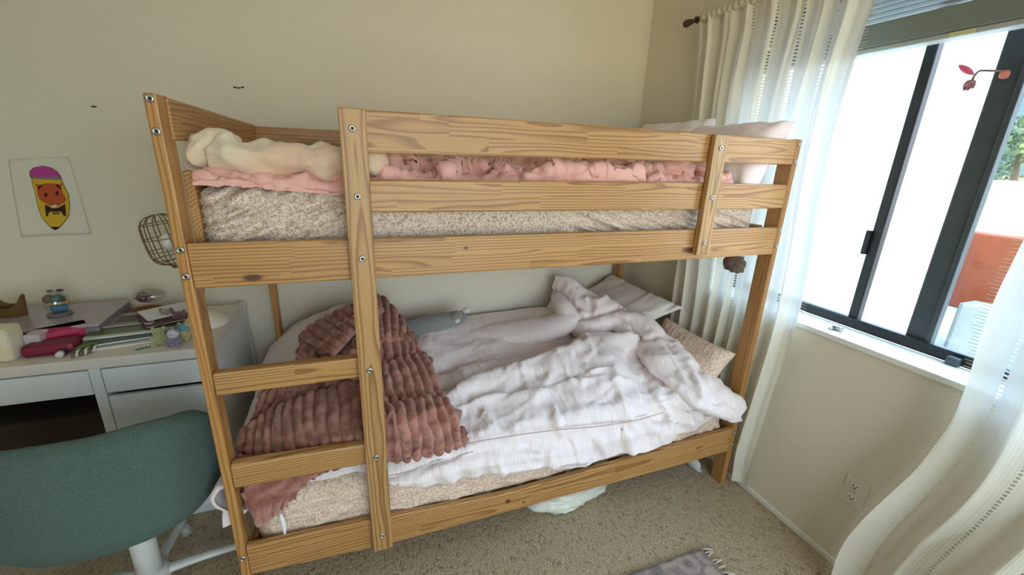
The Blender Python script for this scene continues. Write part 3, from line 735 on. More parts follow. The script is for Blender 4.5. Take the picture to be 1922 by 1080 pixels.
# rows go down-right here: ribs run diagonally
g.add(*ribbed([
    [Q(590, 690, 'z', .665), Q(615, 662, 'z', .68), Q(640, 632, 'z', .70), Q(662, 604, 'z', .725), Q(690, 580, 'z', .75)],
    [Q(628, 704, 'z', .68), Q(652, 680, 'z', .70), Q(675, 650, 'z', .715), Q(694, 620, 'z', .735), Q(712, 592, 'z', .76)],
    [Q(668, 715, 'z', .66), Q(690, 700, 'z', .68), Q(708, 672, 'z', .695), Q(722, 640, 'z', .715), Q(735, 608, 'z', .74)]], 7, 43, amp=.011, jit=.03))
g.add(*ribbed([
    [Q(558, 630, 'z', .735), Q(588, 608, 'z', .75), Q(620, 590, 'z', .765), Q(655, 574, 'z', .785), Q(705, 562, 'z', .80)],
    [Q(590, 652, 'z', .735), Q(618, 630, 'z', .755), Q(645, 608, 'z', .77), Q(676, 590, 'z', .79), Q(716, 572, 'z', .805)],
    [Q(624, 668, 'z', .725), Q(646, 646, 'z', .745), Q(668, 622, 'z', .76), Q(692, 600, 'z', .78), Q(722, 582, 'z', .795)]], 8, 53, amp=.010, jit=.02))
# right of the ladder plank, from the top knob downwards
g.add(*ribbed([
    [Q(690, 566, 'z', .755), Q(712, 553, 'z', .785), Q(736, 572, 'z', .775), Q(760, 602, 'z', .745)],
    [Q(690, 600, 'z', .755), Q(715, 596, 'z', .765), Q(738, 608, 'z', .755), Q(762, 628, 'z', .725)],
    [Q(690, 640, 'z', .72), Q(715, 640, 'z', .73), Q(740, 640, 'z', .72), Q(764, 640, 'z', .70)]], 5, 63, amp=.011))
g.add(*ribbed([
    [Q(700, 600, 'z', .74), Q(728, 606, 'z', .735), Q(752, 608, 'z', .72), Q(772, 632, 'z', .69)],
    [Q(702, 640, 'z', .715), Q(735, 640, 'z', .71), Q(764, 640, 'z', .70), Q(785, 655, 'z', .67)],
    [Q(705, 690, 'z', .67), Q(740, 688, 'z', .67), Q(770, 680, 'z', .66), Q(796, 676, 'z', .64)]], 6, 73, amp=.011))
g.add(*ribbed([
    [Q(690, 685, 'z', .69), Q(722, 680, 'z', .69), Q(760, 668, 'z', .68), Q(800, 660, 'z', .65)],
    [Q(694, 720, 'z', .68), Q(730, 716, 'z', .68), Q(775, 706, 'z', .67), Q(815, 700, 'z', .64)],
    [Q(700, 775, 'z', .64), Q(742, 768, 'z', .64), Q(790, 758, 'z', .63), Q(832, 748, 'z', .60)]], 8, 83, amp=.012, nr=80))
g.add(*ribbed([
    [Q(700, 762, 'z', .655), Q(742, 745, 'z', .655), Q(785, 738, 'z', .65), Q(828, 732, 'z', .615)],
    [Q(700, 790, 'z', .655), Q(745, 772, 'z', .655), Q(796, 762, 'z', .645), Q(842, 758, 'z', .61)],
    [Q(702, 815, 'z', .62), Q(750, 806, 'z', .63), Q(808, 792, 'z', .62), Q(860, 784, 'z', .59)]], 8, 93, amp=.011))
g.add(*ribbed([
    [Q(690, 770, 'z', .665), Q(735, 760, 'z', .67), Q(790, 750, 'z', .66), Q(832, 746, 'z', .635)],
    [Q(695, 800, 'z', .665), Q(745, 790, 'z', .67), Q(800, 776, 'z', .66), Q(850, 772, 'z', .63)],
    [Q(700, 832, 'y', .022), Q(752, 828, 'y', .0), Q(812, 816, 'y', .0), Q(864, 806, 'y', .02)],
    [Q(702, 850, 'y', .045), Q(756, 845, 'y', .03), Q(816, 838, 'y', .03), Q(868, 822, 'y', .04)]], 9, 103, amp=.013, th=.02, nr=110))
g.add(*ribbed([
    [Q(700, 838, 'y', .05), Q(760, 830, 'y', .03), Q(815, 820, 'y', .03), Q(868, 808, 'y', .05)],
    [Q(700, 854, 'y', .022), Q(762, 848, 'y', .0), Q(820, 838, 'y', .0), Q(872, 820, 'y', .02)],
    [Q(700, 870, 'y', .035), Q(764, 862, 'y', .012), Q(822, 848, 'y', .012), Q(866, 832, 'y', .03)]], 9, 113, amp=.012, th=.02, ph=.4))
# folded core that fills the pile
V, F = tubeV(catmull([Q(470, 840, 'z', .53), Q(600, 790, 'z', .55), Q(700, 770, 'z', .565), Q(800, 790, 'z', .56), Q(850, 800, 'z', .56)], 30), np.stack([np.full(30, .09), np.full(30, .035)], 1), 20); g.add(V, F)
V, F = tubeV(catmull([Q(560, 700, 'z', .58), Q(640, 680, 'z', .61), Q(720, 680, 'z', .61), Q(785, 700, 'z', .59)], 30), np.stack([np.full(30, .10), np.full(30, .05)], 1), 20); g.add(V, F)
V, F = tubeV(catmull([Q(620, 650, 'z', .62), Q(690, 620, 'z', .66), Q(745, 630, 'z', .65)], 20), np.stack([np.full(20, .11), np.full(20, .06)], 1), 20); g.add(V, F)
V = np.vstack(g.V)
soft = lambda y, c, w=.012: np.where(y < c + w, c + w * np.exp((np.minimum(y, c + w) - c - w) / w), y)       # keeps the cloth behind the ladder without flattening it
lim = np.where(V[:, 0] < .47, .003, -.03); rz_ = smooth(.436, .452, V[:, 2]) * smooth(.59, .575, V[:, 2]) * smooth(.42, .40, V[:, 0]); lim = lim + rz_ * (.036 - lim)
V[:, 1] = soft(V[:, 1], lim)
g.V = [V]; g.U = [np.zeros((len(V), 2))]
throw = g.make('throw_blanket', BROWN)
tag(throw, 'rust brown ribbed plush throw heaped at the ladder end of the lower bunk', 'blanket')
V, F = slab(patch([[Q(524, 968, 'y', .000), Q(529, 966, 'y', .0)], [Q(528, 985, 'y', -.003), Q(536, 982, 'y', -.003)], [Q(533, 1005, 'y', .0), Q(537, 1002, 'y', .0)]], 12, 5), .0015)
mesh('care_label', V, F, simple('label_satin_white', (238, 240, 246), .4), throw)

# ================================================================ upper bunk bedding
def up_z(x, y):
    z = 1.400 + .016 * fbm(x * 3, y * 3, seed=71) - .018 * smooth(.55, .40, x)
    z += .035 * smooth(.9, 1.25, x) * (0.4 + .6 * ridged(x * 3.2, y * 3.2, seed=73)) + .022 * ridged(x * 5, y * 5, seed=75)
    z += .022 * smooth(.3, .6, y)
    return z
xs = np.linspace(.05, 1.72, 420)
S = drape(xs, 1.02, .052, up_z, .018, lambda x: 1.372 + .006 * np.sin(x * 17) + .010 * smooth(.5, .9, x), lambda x: .032 + 0 * x, 170, 8, 12)
S = pxfold(S, [([(720, 330), (745, 312), (760, 303)], .02, 8), ([(760, 310), (800, 318), (850, 332)], .018, 7), ([(830, 320), (880, 312), (920, 320), (960, 330)], .022, 8),
    ([(990, 335), (1060, 322), (1130, 325), (1180, 338)], .022, 7), ([(1000, 300), (1020, 310), (1040, 325)], .03, 9), ([(1050, 302), (1100, 300), (1130, 312)], .025, 10),
    ([(1180, 322), (1200, 335)], .03, 12), ([(1208, 318), (1212, 338)], -.02, 4), ([(375, 330), (430, 345), (480, 350)], .008, 8), ([(480, 335), (530, 350), (580, 338)], .012, 7), ([(440, 332), (470, 345), (490, 352)], -.008, 4), ([(560, 350), (600, 335), (645, 330)], .01, 6)])
N = normals(S); x, y = S[..., 0], S[..., 1]
qx = x + .04 * fbm(x * 6, y * 6, seed=70); qy = y + .05 * fbm(x * 5, y * 5, seed=69)
D = .020 * fbm(qx * 4, qy * 8, seed=77) + .005 * (ridged(qx * 30 + qy * 12, qy * 9, seed=85) - .3) + .014 * (ridged(qx * 15 + qy * 6, qy * 5 - qx * 4, seed=79) - .3) + .010 * (ridged(qx * 7 - qy * 9, qy * 11, seed=83) - .3) + .0025 * fbm(x * 45, y * 45, seed=81)
D = np.where(S[..., 2] < 1.392, np.clip(D, -.002, .006), D * (.45 + .55 * smooth(.06, .16, y)))
S = S + N * D[..., None]; S[..., 1] = np.where(S[..., 1] < .046, .026 + .020 * np.exp((np.minimum(S[..., 1], .046) - .046) / .02), S[..., 1])
g = G(); g.add(*slab(S, .003))
# two twisted bunches
for (uu, vv, rr_, sd) in [(1212, 326, .040, 5), (1268, 322, .062, 9), (1318, 318, .05, 12), (1120, 314, .05, 15)]:
    c = P3(uu, vv, 'y', .13 if uu > 1150 else .35)
    V, F = ballV((0, 0, 0), 1.0, 60, 40); a = np.arctan2(V[:, 2], V[:, 0]); rad = np.hypot(V[:, 0], V[:, 2])
    sp = np.sin(a * 5 + rad * 7 + 2.5 * vnoise(V[:, 0] * 2, V[:, 2] * 2, seed=sd)); V = V * (1 + .07 * sp + .04 * vnoise(V[:, 0] * 4, V[:, 1] * 4, V[:, 2] * 4, sd))[:, None]
    g.add(V * np.array([rr_ * 1.15, rr_, rr_ * .85]) + c, F)
tag(g.make('bed_sheet', PINK), 'salmon pink cotton sheet crumpled across the upper bunk', 'bed sheet')
# cream plush blanket rolled at the ladder end
pts = [Q(384, 278, 'y', .16), Q(405, 280, 'y', .14), Q(440, 292, 'y', .12), Q(500, 300, 'y', .11), Q(560, 302, 'y', .11), Q(620, 303, 'y', .11), Q(680, 306, 'y', .11), Q(722, 312, 'y', .105)]
n = 150; pts = catmull(pts, n); t = np.linspace(0, 1, n)
rz = np.interp(t, [0, .04, .12, .22, .35, .55, .8, .97, 1], [.012, .036, .052, .046, .043, .042, .042, .032, .024])
ry = np.interp(t, [0, .04, .12, .25, .6, 1], [.02, .05, .075, .072, .07, .05])
g = G(); V, F = tubeV(pts, np.stack([ry, rz], 1), 48)
a = np.tile(np.arange(48) * 2 * PI / 48, n); tt = np.repeat(t, 48)
dsp = .007 * np.sin(a * 2 + tt * 24 + 2 * vnoise(tt * 6, a * 0, seed=4)) * np.minimum(1, tt * 8) + .012 * fbm(tt * 9, np.cos(a) * 1.4, np.sin(a) * 1.4, seed=6) - .016 * np.exp(-((tt - .20) / .022) ** 2)
cen = np.repeat(pts, 48, 0); dr = V - cen; dr /= np.linalg.norm(dr, axis=1, keepdims=True) + 1e-9
V = V + dr * dsp[:, None]; V[:, 1] = np.maximum(V[:, 1], .028); g.add(V, F)
# loose corner poking out at the end, and scalloped hem by the plank
g.add(*slab(patch([[Q(345, 302, 'y', .12), Q(372, 306, 'y', .14), Q(400, 300, 'y', .16)], [Q(348, 312, 'y', .10), Q(375, 318, 'y', .11), Q(402, 312, 'y', .12)], [Q(362, 318, 'y', .08), Q(380, 322, 'y', .09), Q(405, 322, 'y', .10)]], 16, 16), .006))
V, F = tubeV([Q(690, 300, 'y', .07) + np.array([0, 0, 0]), Q(715, 306, 'y', .06), Q(723, 311, 'y', .055)], [(.05, .034), (.05, .036), (.02, .014)], 26); V[:, 1] = np.maximum(V[:, 1], .028); g.add(V, F)
tag(g.make('blanket', CREAM), 'cream and blush plush blanket rolled up along the ladder end of the upper bunk', 'blanket')
# pillows at the window end
d = np.array([.12, 0, .24]); d /= np.linalg.norm(d)
R = np.stack([np.array([0, -1, 0]), d, np.cross([0, -1, 0], d)], 1)
V, F = pillowV(.26, .155, .085, (1.850, .262, 1.488), R, 63, p=4)
tag(mesh('pillow', V, F, PILLP), 'white and pink patterned pillow propped at the window end of the upper bunk', 'pillow')
d = np.array([.06, 0, .25]); d /= np.linalg.norm(d)
R = np.stack([np.array([0, -1, 0]), d, np.cross([0, -1, 0], d)], 1)
V, F = pillowV(.24, .15, .08, (1.87, .60, 1.515), R, 64, p=4)
tag(mesh('pillow', V, F, PILL), 'plain white pillow standing behind the patterned one on the upper bunk', 'pillow')
# furry thing seen under the upper bunk at the window
t_ = thing('fur_slipper', P3(1378, 490, 'x', 1.97), 'brown mottled fuzzy slipper hanging below the upper bunk against the curtain', 'slipper')
V, F = ballV(P3(1378, 494, 'x', 1.955), (.022, .055, .042), 30, 18, nz=.25); mesh('fuzzy_upper', V, F, BROWNF, t_)
# dark plush tuft on the upper bunk by the wall
tag(mesh('plush_toy', *ballV(P3(1146, 300, 'y', .85), (.06, .05, .04), 24, 14, nz=.3), simple('dark_brown_plush', (70, 44, 34), .95, bump=.6, bscale=300, bd=.004)), 'small dark brown plush toy half hidden behind the top guard board', 'plush toy')
tag(mesh('plush_toy', *ballV(P3(1112, 298, 'y', .75), (.05, .05, .035), 24, 14, nz=.3), WHITEP), 'small off white plush toy beside the dark brown one', 'plush toy')

mesh('corner_tie', *tubeV(catmull([Q(414, 922, 'x', -.05), Q(404, 935, 'x', -.055), Q(403, 948, 'x', -.055), Q(410, 955, 'x', -.05)], 20), .004, 8), WHITEP, duvet)
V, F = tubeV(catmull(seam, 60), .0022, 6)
mesh('seam_piping', V, F, simple('seam_dark_pink', (198, 172, 166), .9), duvet)  # piping in a darker pink than the duvet

# ================================================================ curtains, rod, blind
def curtain(name, ytop0, ytop1, zt, zbot, xc, folds, seed, lab, yfn, xfn=None, w=.9, nu=420, nz=150):
    u = np.linspace(0, 1, nu); z = np.linspace(zbot, zt, nz)
    U, Z = np.meshgrid(u, z)
    y0, y1 = yfn(Z); Y = y0 + (y1 - y0) * U
    k = (zt - Z) / (zt - zbot)
    ph = U * folds + .25 * vnoise(U * 5, Z * .8, seed=seed) + .06 * vnoise(U * 9, Z * 3, seed=seed + 1)
    amp = .010 + .010 * smooth(0, .5, k) + .006 * vnoise(U * 4, Z * 1.2, seed=seed + 2)
    X = xc + amp * np.sin(2 * PI * ph) + .004 * np.sin(2 * PI * ph * 2.3 + 1) + .0003 * np.sin(U * 620)
    Y = Y + .006 * np.cos(2 * PI * ph) + .004 * vnoise(U * 6, Z * 6, seed=seed + 4) * (U * (1 - U) < .01)
    if xfn is not None: X = X + xfn(U, Z)
    S = np.stack([X, Y, Z], 2); UV = np.stack([U * w, Z], 2).reshape(-1, 2)
    root = thing(name, (xc, (ytop0 + ytop1) / 2, zbot), lab, 'curtain', None)
    mesh('curtain_panel', S.reshape(-1, 3), gridF(nz, nu), CURT, root, uv=UV)
    # eyelash fringe down both edges
    r2 = np.random.default_rng(seed); FR = simple('fringe_cotton', (236, 232, 216), .9)
    for col, sg in ((0, 1), (nu - 1, -1)):
        g = G()
        P = S[:, col]; Zs = np.linspace(zbot + .02, zt - .02, 210)
        for zz in Zs:
            p = np.array([np.interp(zz, z, P[:, k_]) for k_ in range(3)]); l = .014 + .010 * r2.random(); dz = .004 * (r2.random() - .6)
            dy = sg * l * np.sign(y0.mean() - y1.mean()); q = p + np.array([.004 * (r2.random() - .5), dy, dz]); h = np.array([0, 0, .0009]); 
            g.add([p - h, p + h, q + h * .6, q - h * .6], [(0, 1, 2, 3)])
        mesh('fringe', np.vstack(g.V), g.F, FR, root)
    ys_ = np.linspace(ytop1, ytop0, 160); Pk = np.stack([1.985 + .0 * ys_, ys_, 2.118 + .0015 * np.sin(ys_ * 160)], 1)
    V, F = tubeV(Pk, np.stack([.015 + .003 * np.sin(ys_ * 210), .019 + .002 * np.sin(ys_ * 150)], 1), 18); uvp = np.stack([V[:, 1] * 0 + .02, V[:, 2]], 1)
    mesh('rod_pocket', V, F, simple('curtain_header', (206, 200, 178), .9), root)
    return root
def yl(Z):
    k = (2.12 - Z) / 2.07
    return .625 - .10 * smooth(0, .75, k), -.105 + .018 * np.sin(Z * 5) + .02 * smooth(.3, .05, Z) * 1.0
curtain('curtain', .625, -.105, 2.112, .035, 1.998, 7.5, 3, 'sheer cream curtain with openwork stripes hanging between the bunk bed and the window', yl,
        lambda U, Z: -.013 * smooth(2.0, 2.11, Z) + -.03 * smooth(.25, .04, Z) * np.sin(U * 5 + .8), w=.98)
def yr(Z):
    k = smooth(.95, .05, Z)
    return -.655 + .12 * k + .01 * np.sin(Z * 7), -1.45 + 0 * Z
curtain('curtain', -.655, -1.45, 2.112, .008, 1.985, 5.5, 13, 'sheer cream fringed curtain on the right side of the window, sweeping towards the floor', yr,
        lambda U, Z: -.07 * smooth(.95, .0, Z) * (1 - .55 * U) + .03 * np.sin(U * 14 + Z * 2) * smooth(1.2, .3, Z) - .02 * np.abs(np.sin(U * 9 - Z * 3.5)), w=1.1)
rod = thing('curtain_rod', (1.99, -.3, 2.12), 'dark wooden curtain rod with a turned finial above the window', 'curtain rod')
V, F = tubeV([(1.985, .66, 2.118), (1.985, -1.6, 2.118)], .009, 16); mesh('rod', V, F, simple('dark_rod', (70, 44, 30), .4), rod)
prof = [(.008, 0), (.010, .006), (.016, .010), (.010, .016), (.009, .030), (.014, .055), (.018, .078), (.015, .088), (.004, .092)]
V, F = latheV(prof, 20, R=rotx(-PI / 2)); mesh('finial', V + np.array([1.985, .648, 2.118]), F, simple('dark_walnut_finial', (72, 48, 34), .4), rod)
g = G(); g.add(*tubeV([(1.985, .612, 2.118), (2.055, .612, 2.118)], .006, 10)); g.add(*latheV([(.018, 0), (.018, .006)], 16, (2.052, .612, 2.118), R=roty(PI / 2))); mesh('bracket', np.vstack(g.V), g.F, simple('bracket_bronze', (60, 44, 34), .4), rod)

bl = thing('window_blind', (2.12, -.45, 1.86), 'grey slatted blind pulled up above the window panes', 'blind')
SL = simple('blind_slat', (128, 134, 128), .5)
for k in range(7):
    z = 1.958 + k * .0155
    P = []; nsl = 9
    a = np.linspace(-1, 1, nsl); prof = np.stack([2.118 + a * .024, z - .0035 * (1 - a * a) * -1.0 - .002], 1)
    g = G(); V = []
    for yy in (WY0 + .02, WY1 - .015):
        V += [(p[0], yy, p[1]) for p in prof] + [(p[0], yy, p[1] - .0018) for p in prof[::-1]]
    kk = 2 * nsl; F = [(j, (j + 1) % kk, kk + (j + 1) % kk, kk + j) for j in range(kk)] + [tuple(range(kk - 1, -1, -1)), tuple(range(kk, 2 * kk))]
    mesh('slat', V, F, SL, bl)
box('bottom_rail', 2.094, 2.142, WY0 + .02, WY1 - .015, 1.868, 1.942, simple('blind_rail', (122, 130, 124), .5), bl, .006)
box('bottom_trim', 2.098, 2.150, WY0 + .02, WY1 - .015, 1.852, 1.868, simple('blind_trim', (170, 176, 172), .5), bl, .004)
box('headrail', 2.09, 2.15, WY0 + .02, WY1 - .015, 2.055, WZ1, SL, bl, .003)
tag(box('adhesive_tape', 2.0962, 2.0985, -.355, -.295, 1.853, 1.866, simple('yellowed_tape', (206, 208, 160), .3, noise=.2, nscale=90), None, .0008), 'bit of yellowed tape stuck on the lower edge of the blind rail', 'tape')

# artificial blossom on the window
fl = thing('flower_sprig', P3(1850, 135, 'x', 2.17), 'pink fabric blossom sprig taped to the thick window stile', 'flower')
PK = simple('pink_petal', (226, 96, 124), .7, noise=.2, nscale=60); PK2 = simple('dusty_rose_petal', (176, 128, 134), .7, noise=.25, nscale=60)
stm = catmull([Q(1880, 133, 'x', 2.195), Q(1862, 133, 'x', 2.17), Q(1840, 133, 'x', 2.16), Q(1830, 141, 'x', 2.155), Q(1824, 152, 'x', 2.155)], 20)
mesh('stem', *tubeV(stm, .003, 8), simple('taupe_stem', (120, 100, 92), .8), fl)
def leaf(p0, p1, wd, bulge, name, mat):
    p0, p1 = np.array(p0), np.array(p1); t = np.linspace(0, 1, 16); d = p1 - p0; n_ = np.array([1.0, .0, 0]); s = np.cross(d, n_); s /= np.linalg.norm(s)
    rows = [[p0 + d * q + s * e * wd * math.sin(PI * min(1, q * .97 + .03)) ** .8 + n_ * bulge * (1 - e * e) * math.sin(PI * q) for e in np.linspace(-1, 1, 7)] for q in t]
    mesh(name, *slab(np.array(rows), .0008), mat, fl)
leaf(Q(1828, 140, 'x', 2.155), Q(1799, 122, 'x', 2.150), .008, -.006, 'petal', PK)
leaf(Q(1880, 134, 'x', 2.195), Q(1892, 146, 'x', 2.198), .012, -.004, 'petal', simple('coral_petal', (238, 140, 120), .7))
for k in range(7):
    a = k * 2 * PI / 7; c = Q(1819, 158, 'x', 2.155)
    leaf(Q(1823, 150, 'x', 2.155), c + np.array([.004 * math.cos(a * 2), math.cos(a) * .013, -.010 + math.sin(a) * .010]), .008, -.007 + .002 * k, 'petal', PK2)

# ================================================================ outlet
ou = thing('wall_outlet', (X1 - .003, -.453, .335), 'ivory double electrical outlet with two sockets low on the wall under the window', 'outlet')
PL = simple('ivory_outlet_plastic', (222, 216, 200), .4)
box('cover_plate', X1 - .007, X1, -.490, -.416, .279, .396, PL, ou, .0035)
for zc in (.363, .313):
    V, F = latheV([(.017, 0), (.017, .003), (.0155, .004)], 24, R=roty(-PI / 2)); V[:, 2] *= 1.0; V += np.array([X1 - .0065, -.453, zc]); V[:, 2] = np.clip(V[:, 2], zc - .0135, zc + .0135)
    so = mesh('socket', V, F, simple('ivory_socket', (230, 224, 208), .4), ou)
    for dy, h in ((.0065, .0045), (-.0065, .0038)): box('slot', X1 - .0112, X1 - .0104, -.453 + dy - .0012, -.453 + dy + .0012, zc + .002 - h, zc + .002 + h, PLBLK, so, 0)
    V, F = latheV([(.0026, 0), (.0026, .0006)], 12, R=roty(-PI / 2)); mesh('slot', V + np.array([X1 - .0105, -.453, zc - .0075]), F, PLBLK, so)
mesh('screw', *latheV([(.003, 0), (.002, .0012)], 12, (X1 - .0075, -.453, .338), R=roty(-PI / 2)), METAL, ou)

# ================================================================ rug
def rugmat():
    m = M('faded_woven_rug'); v = m.obj()
    a = m.noise(v, 9, 4, .65); b = m.noise(m.scale(v, (22, 260, 10)), 1, 2); c = m.noise(v, 26, 3, .6)
    sp = m.n('ShaderNodeSeparateXYZ', ins={0: v}); 
    w = m.n('ShaderNodeTexVoronoi', ins={'Vector': v, 'Scale': 11.0}).outputs['Distance']
    col = m.mix(m.ramp(a, [(.4, (0, 0, 0, 1)), (.6, (1, 1, 1, 1))]), lin((176, 160, 150)), lin((138, 116, 120)))
    col = m.mix(m.ramp(w, [(.25, (1, 1, 1, 1)), (.33, (0, 0, 0, 1)), (.5, (0, 0, 0, 1)), (.56, (.8, .8, .8, 1))]), col, lin((92, 84, 92)))
    col = m.mix(m.math('MULTIPLY', b, .5), col, lin((190, 178, 166)))
    edge = m.ramp(m.math('ABSOLUTE', sp.outputs[0]), [(0, (0, 0, 0, 1)), (.60, (0, 0, 0, 1)), (.615, (1, 1, 1, 1))])
    col = m.mix(m.math('MULTIPLY', edge, .6), col, lin((130, 108, 112)))
    m.bsdf(col, .95, m.bump(b, .6, .004), **{'Sheen Weight': .2}); return m.m
rug = thing('area_rug', (1.0, -.75, .0), 'faded mauve and grey patterned rug with a fringed end on the beige carpet', 'rug')
xs = np.linspace(.35, 1.60, 120); ys = np.linspace(-1.25, -.248, 90); Xg, Yg = np.meshgrid(xs, ys)
Sg = np.stack([Xg + .004 * vnoise(Xg * 4, Yg * 9, seed=3), Yg + .006 * vnoise(Xg * 6, Yg * 2, seed=5), .011 + .002 * fbm(Xg * 6, Yg * 6, seed=8)], 2)
mesh('woven_field', *slab(Sg, .008), rugmat(), rug)
g = G(); r2 = np.random.default_rng(5)
for k in range(58):
    y = -.252 - k * .0172; a = r2.normal(0, .35); l = .028 + .012 * r2.random()
    p = np.array([1.60, y, .010]); q = p + np.array([l * math.cos(a), l * math.sin(a), -.004])
    g.add(*tubeV([p, (p + q) / 2 + np.array([0, 0, .003]), q, q + (q - p) * .3], [.0022, .0036, .0048, .0012], 7))
g.make('fringe', simple('rug_fringe_cream', (200, 192, 178), .95), rug)

# ================================================================ desk
DZ = .752; DX1 = -.13; DX0 = -1.18; DF = .54; DB = 1.04
desk = thing('desk', ((DX0 + DX1) / 2, (DF + DB) / 2, 0), 'white lacquered desk with two drawers and a side cabinet beside the bunk bed', 'desk')
box('desktop', DX0, DX1, DF, DB, .714, DZ, simple('desktop_warm_white', (222, 214, 204), .4), desk, .002)
box('side_panel', DX1 - .018, DX1, DF + .018, DB - .005, .03, .714, WHITE, desk, .0015)
box('side_panel', DX0, DX0 + .03, DF + .004, DB - .01, .0, .714, WHITE, desk, .0015)
box('divider_panel', -.498, -.467, DF, DB - .01, .0, .714, WHITE, desk, .0015)
box('back_panel', DX0 + .03, DX1 - .018, DB - .03, DB - .018, .30, .714, WHITE, desk, .001)
dr = box('drawer', DX0 + .034, -.501, DF + .001, DF + .019, .616, .7085, WHITE, desk, .0015)
box('drawer_box', DX0 + .05, -.52, DF + .02, DB - .06, .622, .69, WHITE, dr, .001)
dr = box('drawer', -.464, DX1 - .001, DF + .001, DF + .019, .616, .7085, WHITE, desk, .0015)
box('drawer_box', -.455, DX1 - .03, DF + .02, DB - .06, .622, .69, WHITE, dr, .001)
box('cabinet_door', -.464, DX1 - .001, DF + .001, DF + .019, .06, .600, WHITE, desk, .0015)
box('cabinet_floor', -.467, DX1 - .018, DF + .02, DB - .03, .05, .066, WHITE, desk, .001)
box('stretcher', -.467, DX1 - .018, DF + .03, DF + .05, .0, .05, WHITE, desk, .001)

tag(box('desk_shade_block', -1.12, -.53, .62, .99, 0, .50, simple('desk_shade_brown', (46, 34, 22), .8, noise=.3, nscale=6), None, .015), 'added dark brown block standing in for the shade under the desk', 'box')  # added block, its dark colour stands in for shade under the desk
# ---------------------------------------------------------------- things on the desk
z0 = DZ
def D(u, v, h=0.0): return hit(u, v, 'z', z0 + h)
# lamp: cream dome base, thin pole, rattan cage shade
lp = thing('desk_lamp', (-.215, .80, z0), 'desk lamp with a cream dome base and a rattan cage shade', 'lamp')
mesh('lamp_base', *latheV([(.085, 0), (.087, .006), (.082, .022), (.066, .040), (.040, .054), (.014, .062)], 40, (-.215, .80, z0)), simple('cream_ceramic', (226, 220, 200), .25), lp)
mesh('pole', *tubeV(catmull([(-.215, .80, z0 + .06), (-.20, .80, .92), (-.215, .84, 1.00), (-.27, .88, 1.02), (-.30, .90, 1.025)], 24), .005, 12), simple('brass_tint', (150, 120, 80), .35, Metallic=.8), lp)
g = G()
ax = np.array([-.16, 0, 1.0]); ax /= np.linalg.norm(ax); e1 = np.cross(ax, [0, 1, 0]); e1 /= np.linalg.norm(e1); e2 = np.cross(ax, e1)
base = P3(332, 497, 'y', .93)
prof = [(.014, -.01), (.022, .004), (.050, .016), (.068, .036), (.074, .070), (.074, .140), (.068, .180), (.048, .204), (.016, .214)]
Pp = catmull(prof, 40)
for k in range(12):
    a = k * 2 * PI / 12; g.add(*tubeV([base + ax * h + (e1 * math.cos(a) + e2 * math.sin(a)) * r for r, h in Pp], .0022, 6))
for hh, rr in ((-.01, .014), (.016, .050), (.036, .068), (.070, .074), (.120, .074), (.180, .068)):
    aa = np.linspace(0, 2 * PI, 36, endpoint=False); g.add(*tubeV([base + ax * hh + (e1 * math.cos(a) + e2 * math.sin(a)) * rr for a in aa], .0026 if hh in (0, .06, .19) else .0018, 6, closed=True))
g.make('rattan_shade', simple('brown_rattan', (128, 100, 70), .6, noise=.25, nscale=60), lp)
mesh('bulb', *ballV(base + ax * .10, (.026, .026, .034), 20, 12), simple('frosted_bulb', (238, 236, 226), .3), lp)
tag(mesh('power_cable', *tubeV(catmull([(-.16, 1.02, z0 + .004), (-.14, 1.065, z0 + .004), (-.125, 1.085, .73), (-.128, 1.088, .64), (-.122, 1.088, .55), (-.118, 1.088, .40)], 40), .003, 8), simple('grey_cable', (196, 196, 190), .5)), 'pale cable hanging behind the right end of the desk', 'cable')
# fuzzy cream box, lilac box
tag(mesh('tissue_box', *(lambda VF: (VF[0] + np.array([[0, 0, 0]]), VF[1]))(rbox(-.80, -.700, .585, .665, z0, z0 + .115, r=.012, seg=3)), fuzzy('cream_terry', (226, 216, 178), (232, 224, 196), 30)), 'cream fabric covered box at the left end of the desk', 'box')
tag(box('gift_box', -.698, -.655, .645, .70, z0, z0 + .068, simple('pale_lilac_card', (196, 186, 190), .6)), 'small pale lilac box right beside the cream fabric box', 'box')
# lilac storage case (two trays) with a clear lid
cs = thing('storage_case', D(120, 605), 'wide translucent lilac storage case at the back of the desk', 'case')
cz = rotz(.10)
def rb(name, c, sx_, sy_, h0, h1, mat, par, ang, r=.006):
    V, F = rbox(-sx_, sx_, -sy_, sy_, h0, h1, r=r); V = V @ rotz(ang).T + np.array([c[0], c[1], z0]); return mesh(name, V, F, mat, par, False)
rb('tray', (-.72, .868), .185, .150, .0, .050, simple('dusty_lilac_plastic', (134, 122, 132), .3, noise=.25, nscale=18), cs, .05, .008)
rb('lid', (-.72, .868), .188, .153, .051, .062, simple('lilac_lid', (170, 158, 166), .25, noise=.12, nscale=10), cs, .05, .005)
tag(rb('zip_pouch', (-.640, .735), .085, .045, .005, .062, simple('magenta_nylon', (172, 22, 72), .5, noise=.25, nscale=20, bump=.3, bscale=60, bd=.004), None, .55, .020), 'bright magenta zip pouch leaning on the lilac case', 'pouch')
tag(rb('zip_pouch', (-.625, .640), .070, .040, .0, .042, simple('burgundy_nylon', (122, 26, 50), .5, noise=.25, nscale=20, bump=.3, bscale=60, bd=.004), None, .10, .016), 'dark burgundy zip pouch in front of the magenta one', 'pouch')
cp = thing('marker_pen', D(120, 668), 'short black marker with a white end lying by the burgundy pouch', 'marker')
a0, a1 = D(112, 674) + [0, 0, .012], D(132, 655) + [0, 0, .016]
mesh('barrel', *tubeV([a0 + (a1 - a0) * .25, a1], .012, 14), PLBLK, cp); mesh('cap', *tubeV([a0, a0 + (a1 - a0) * .25], .0105, 14), simple('marker_cap', (220, 216, 206), .5), cp)
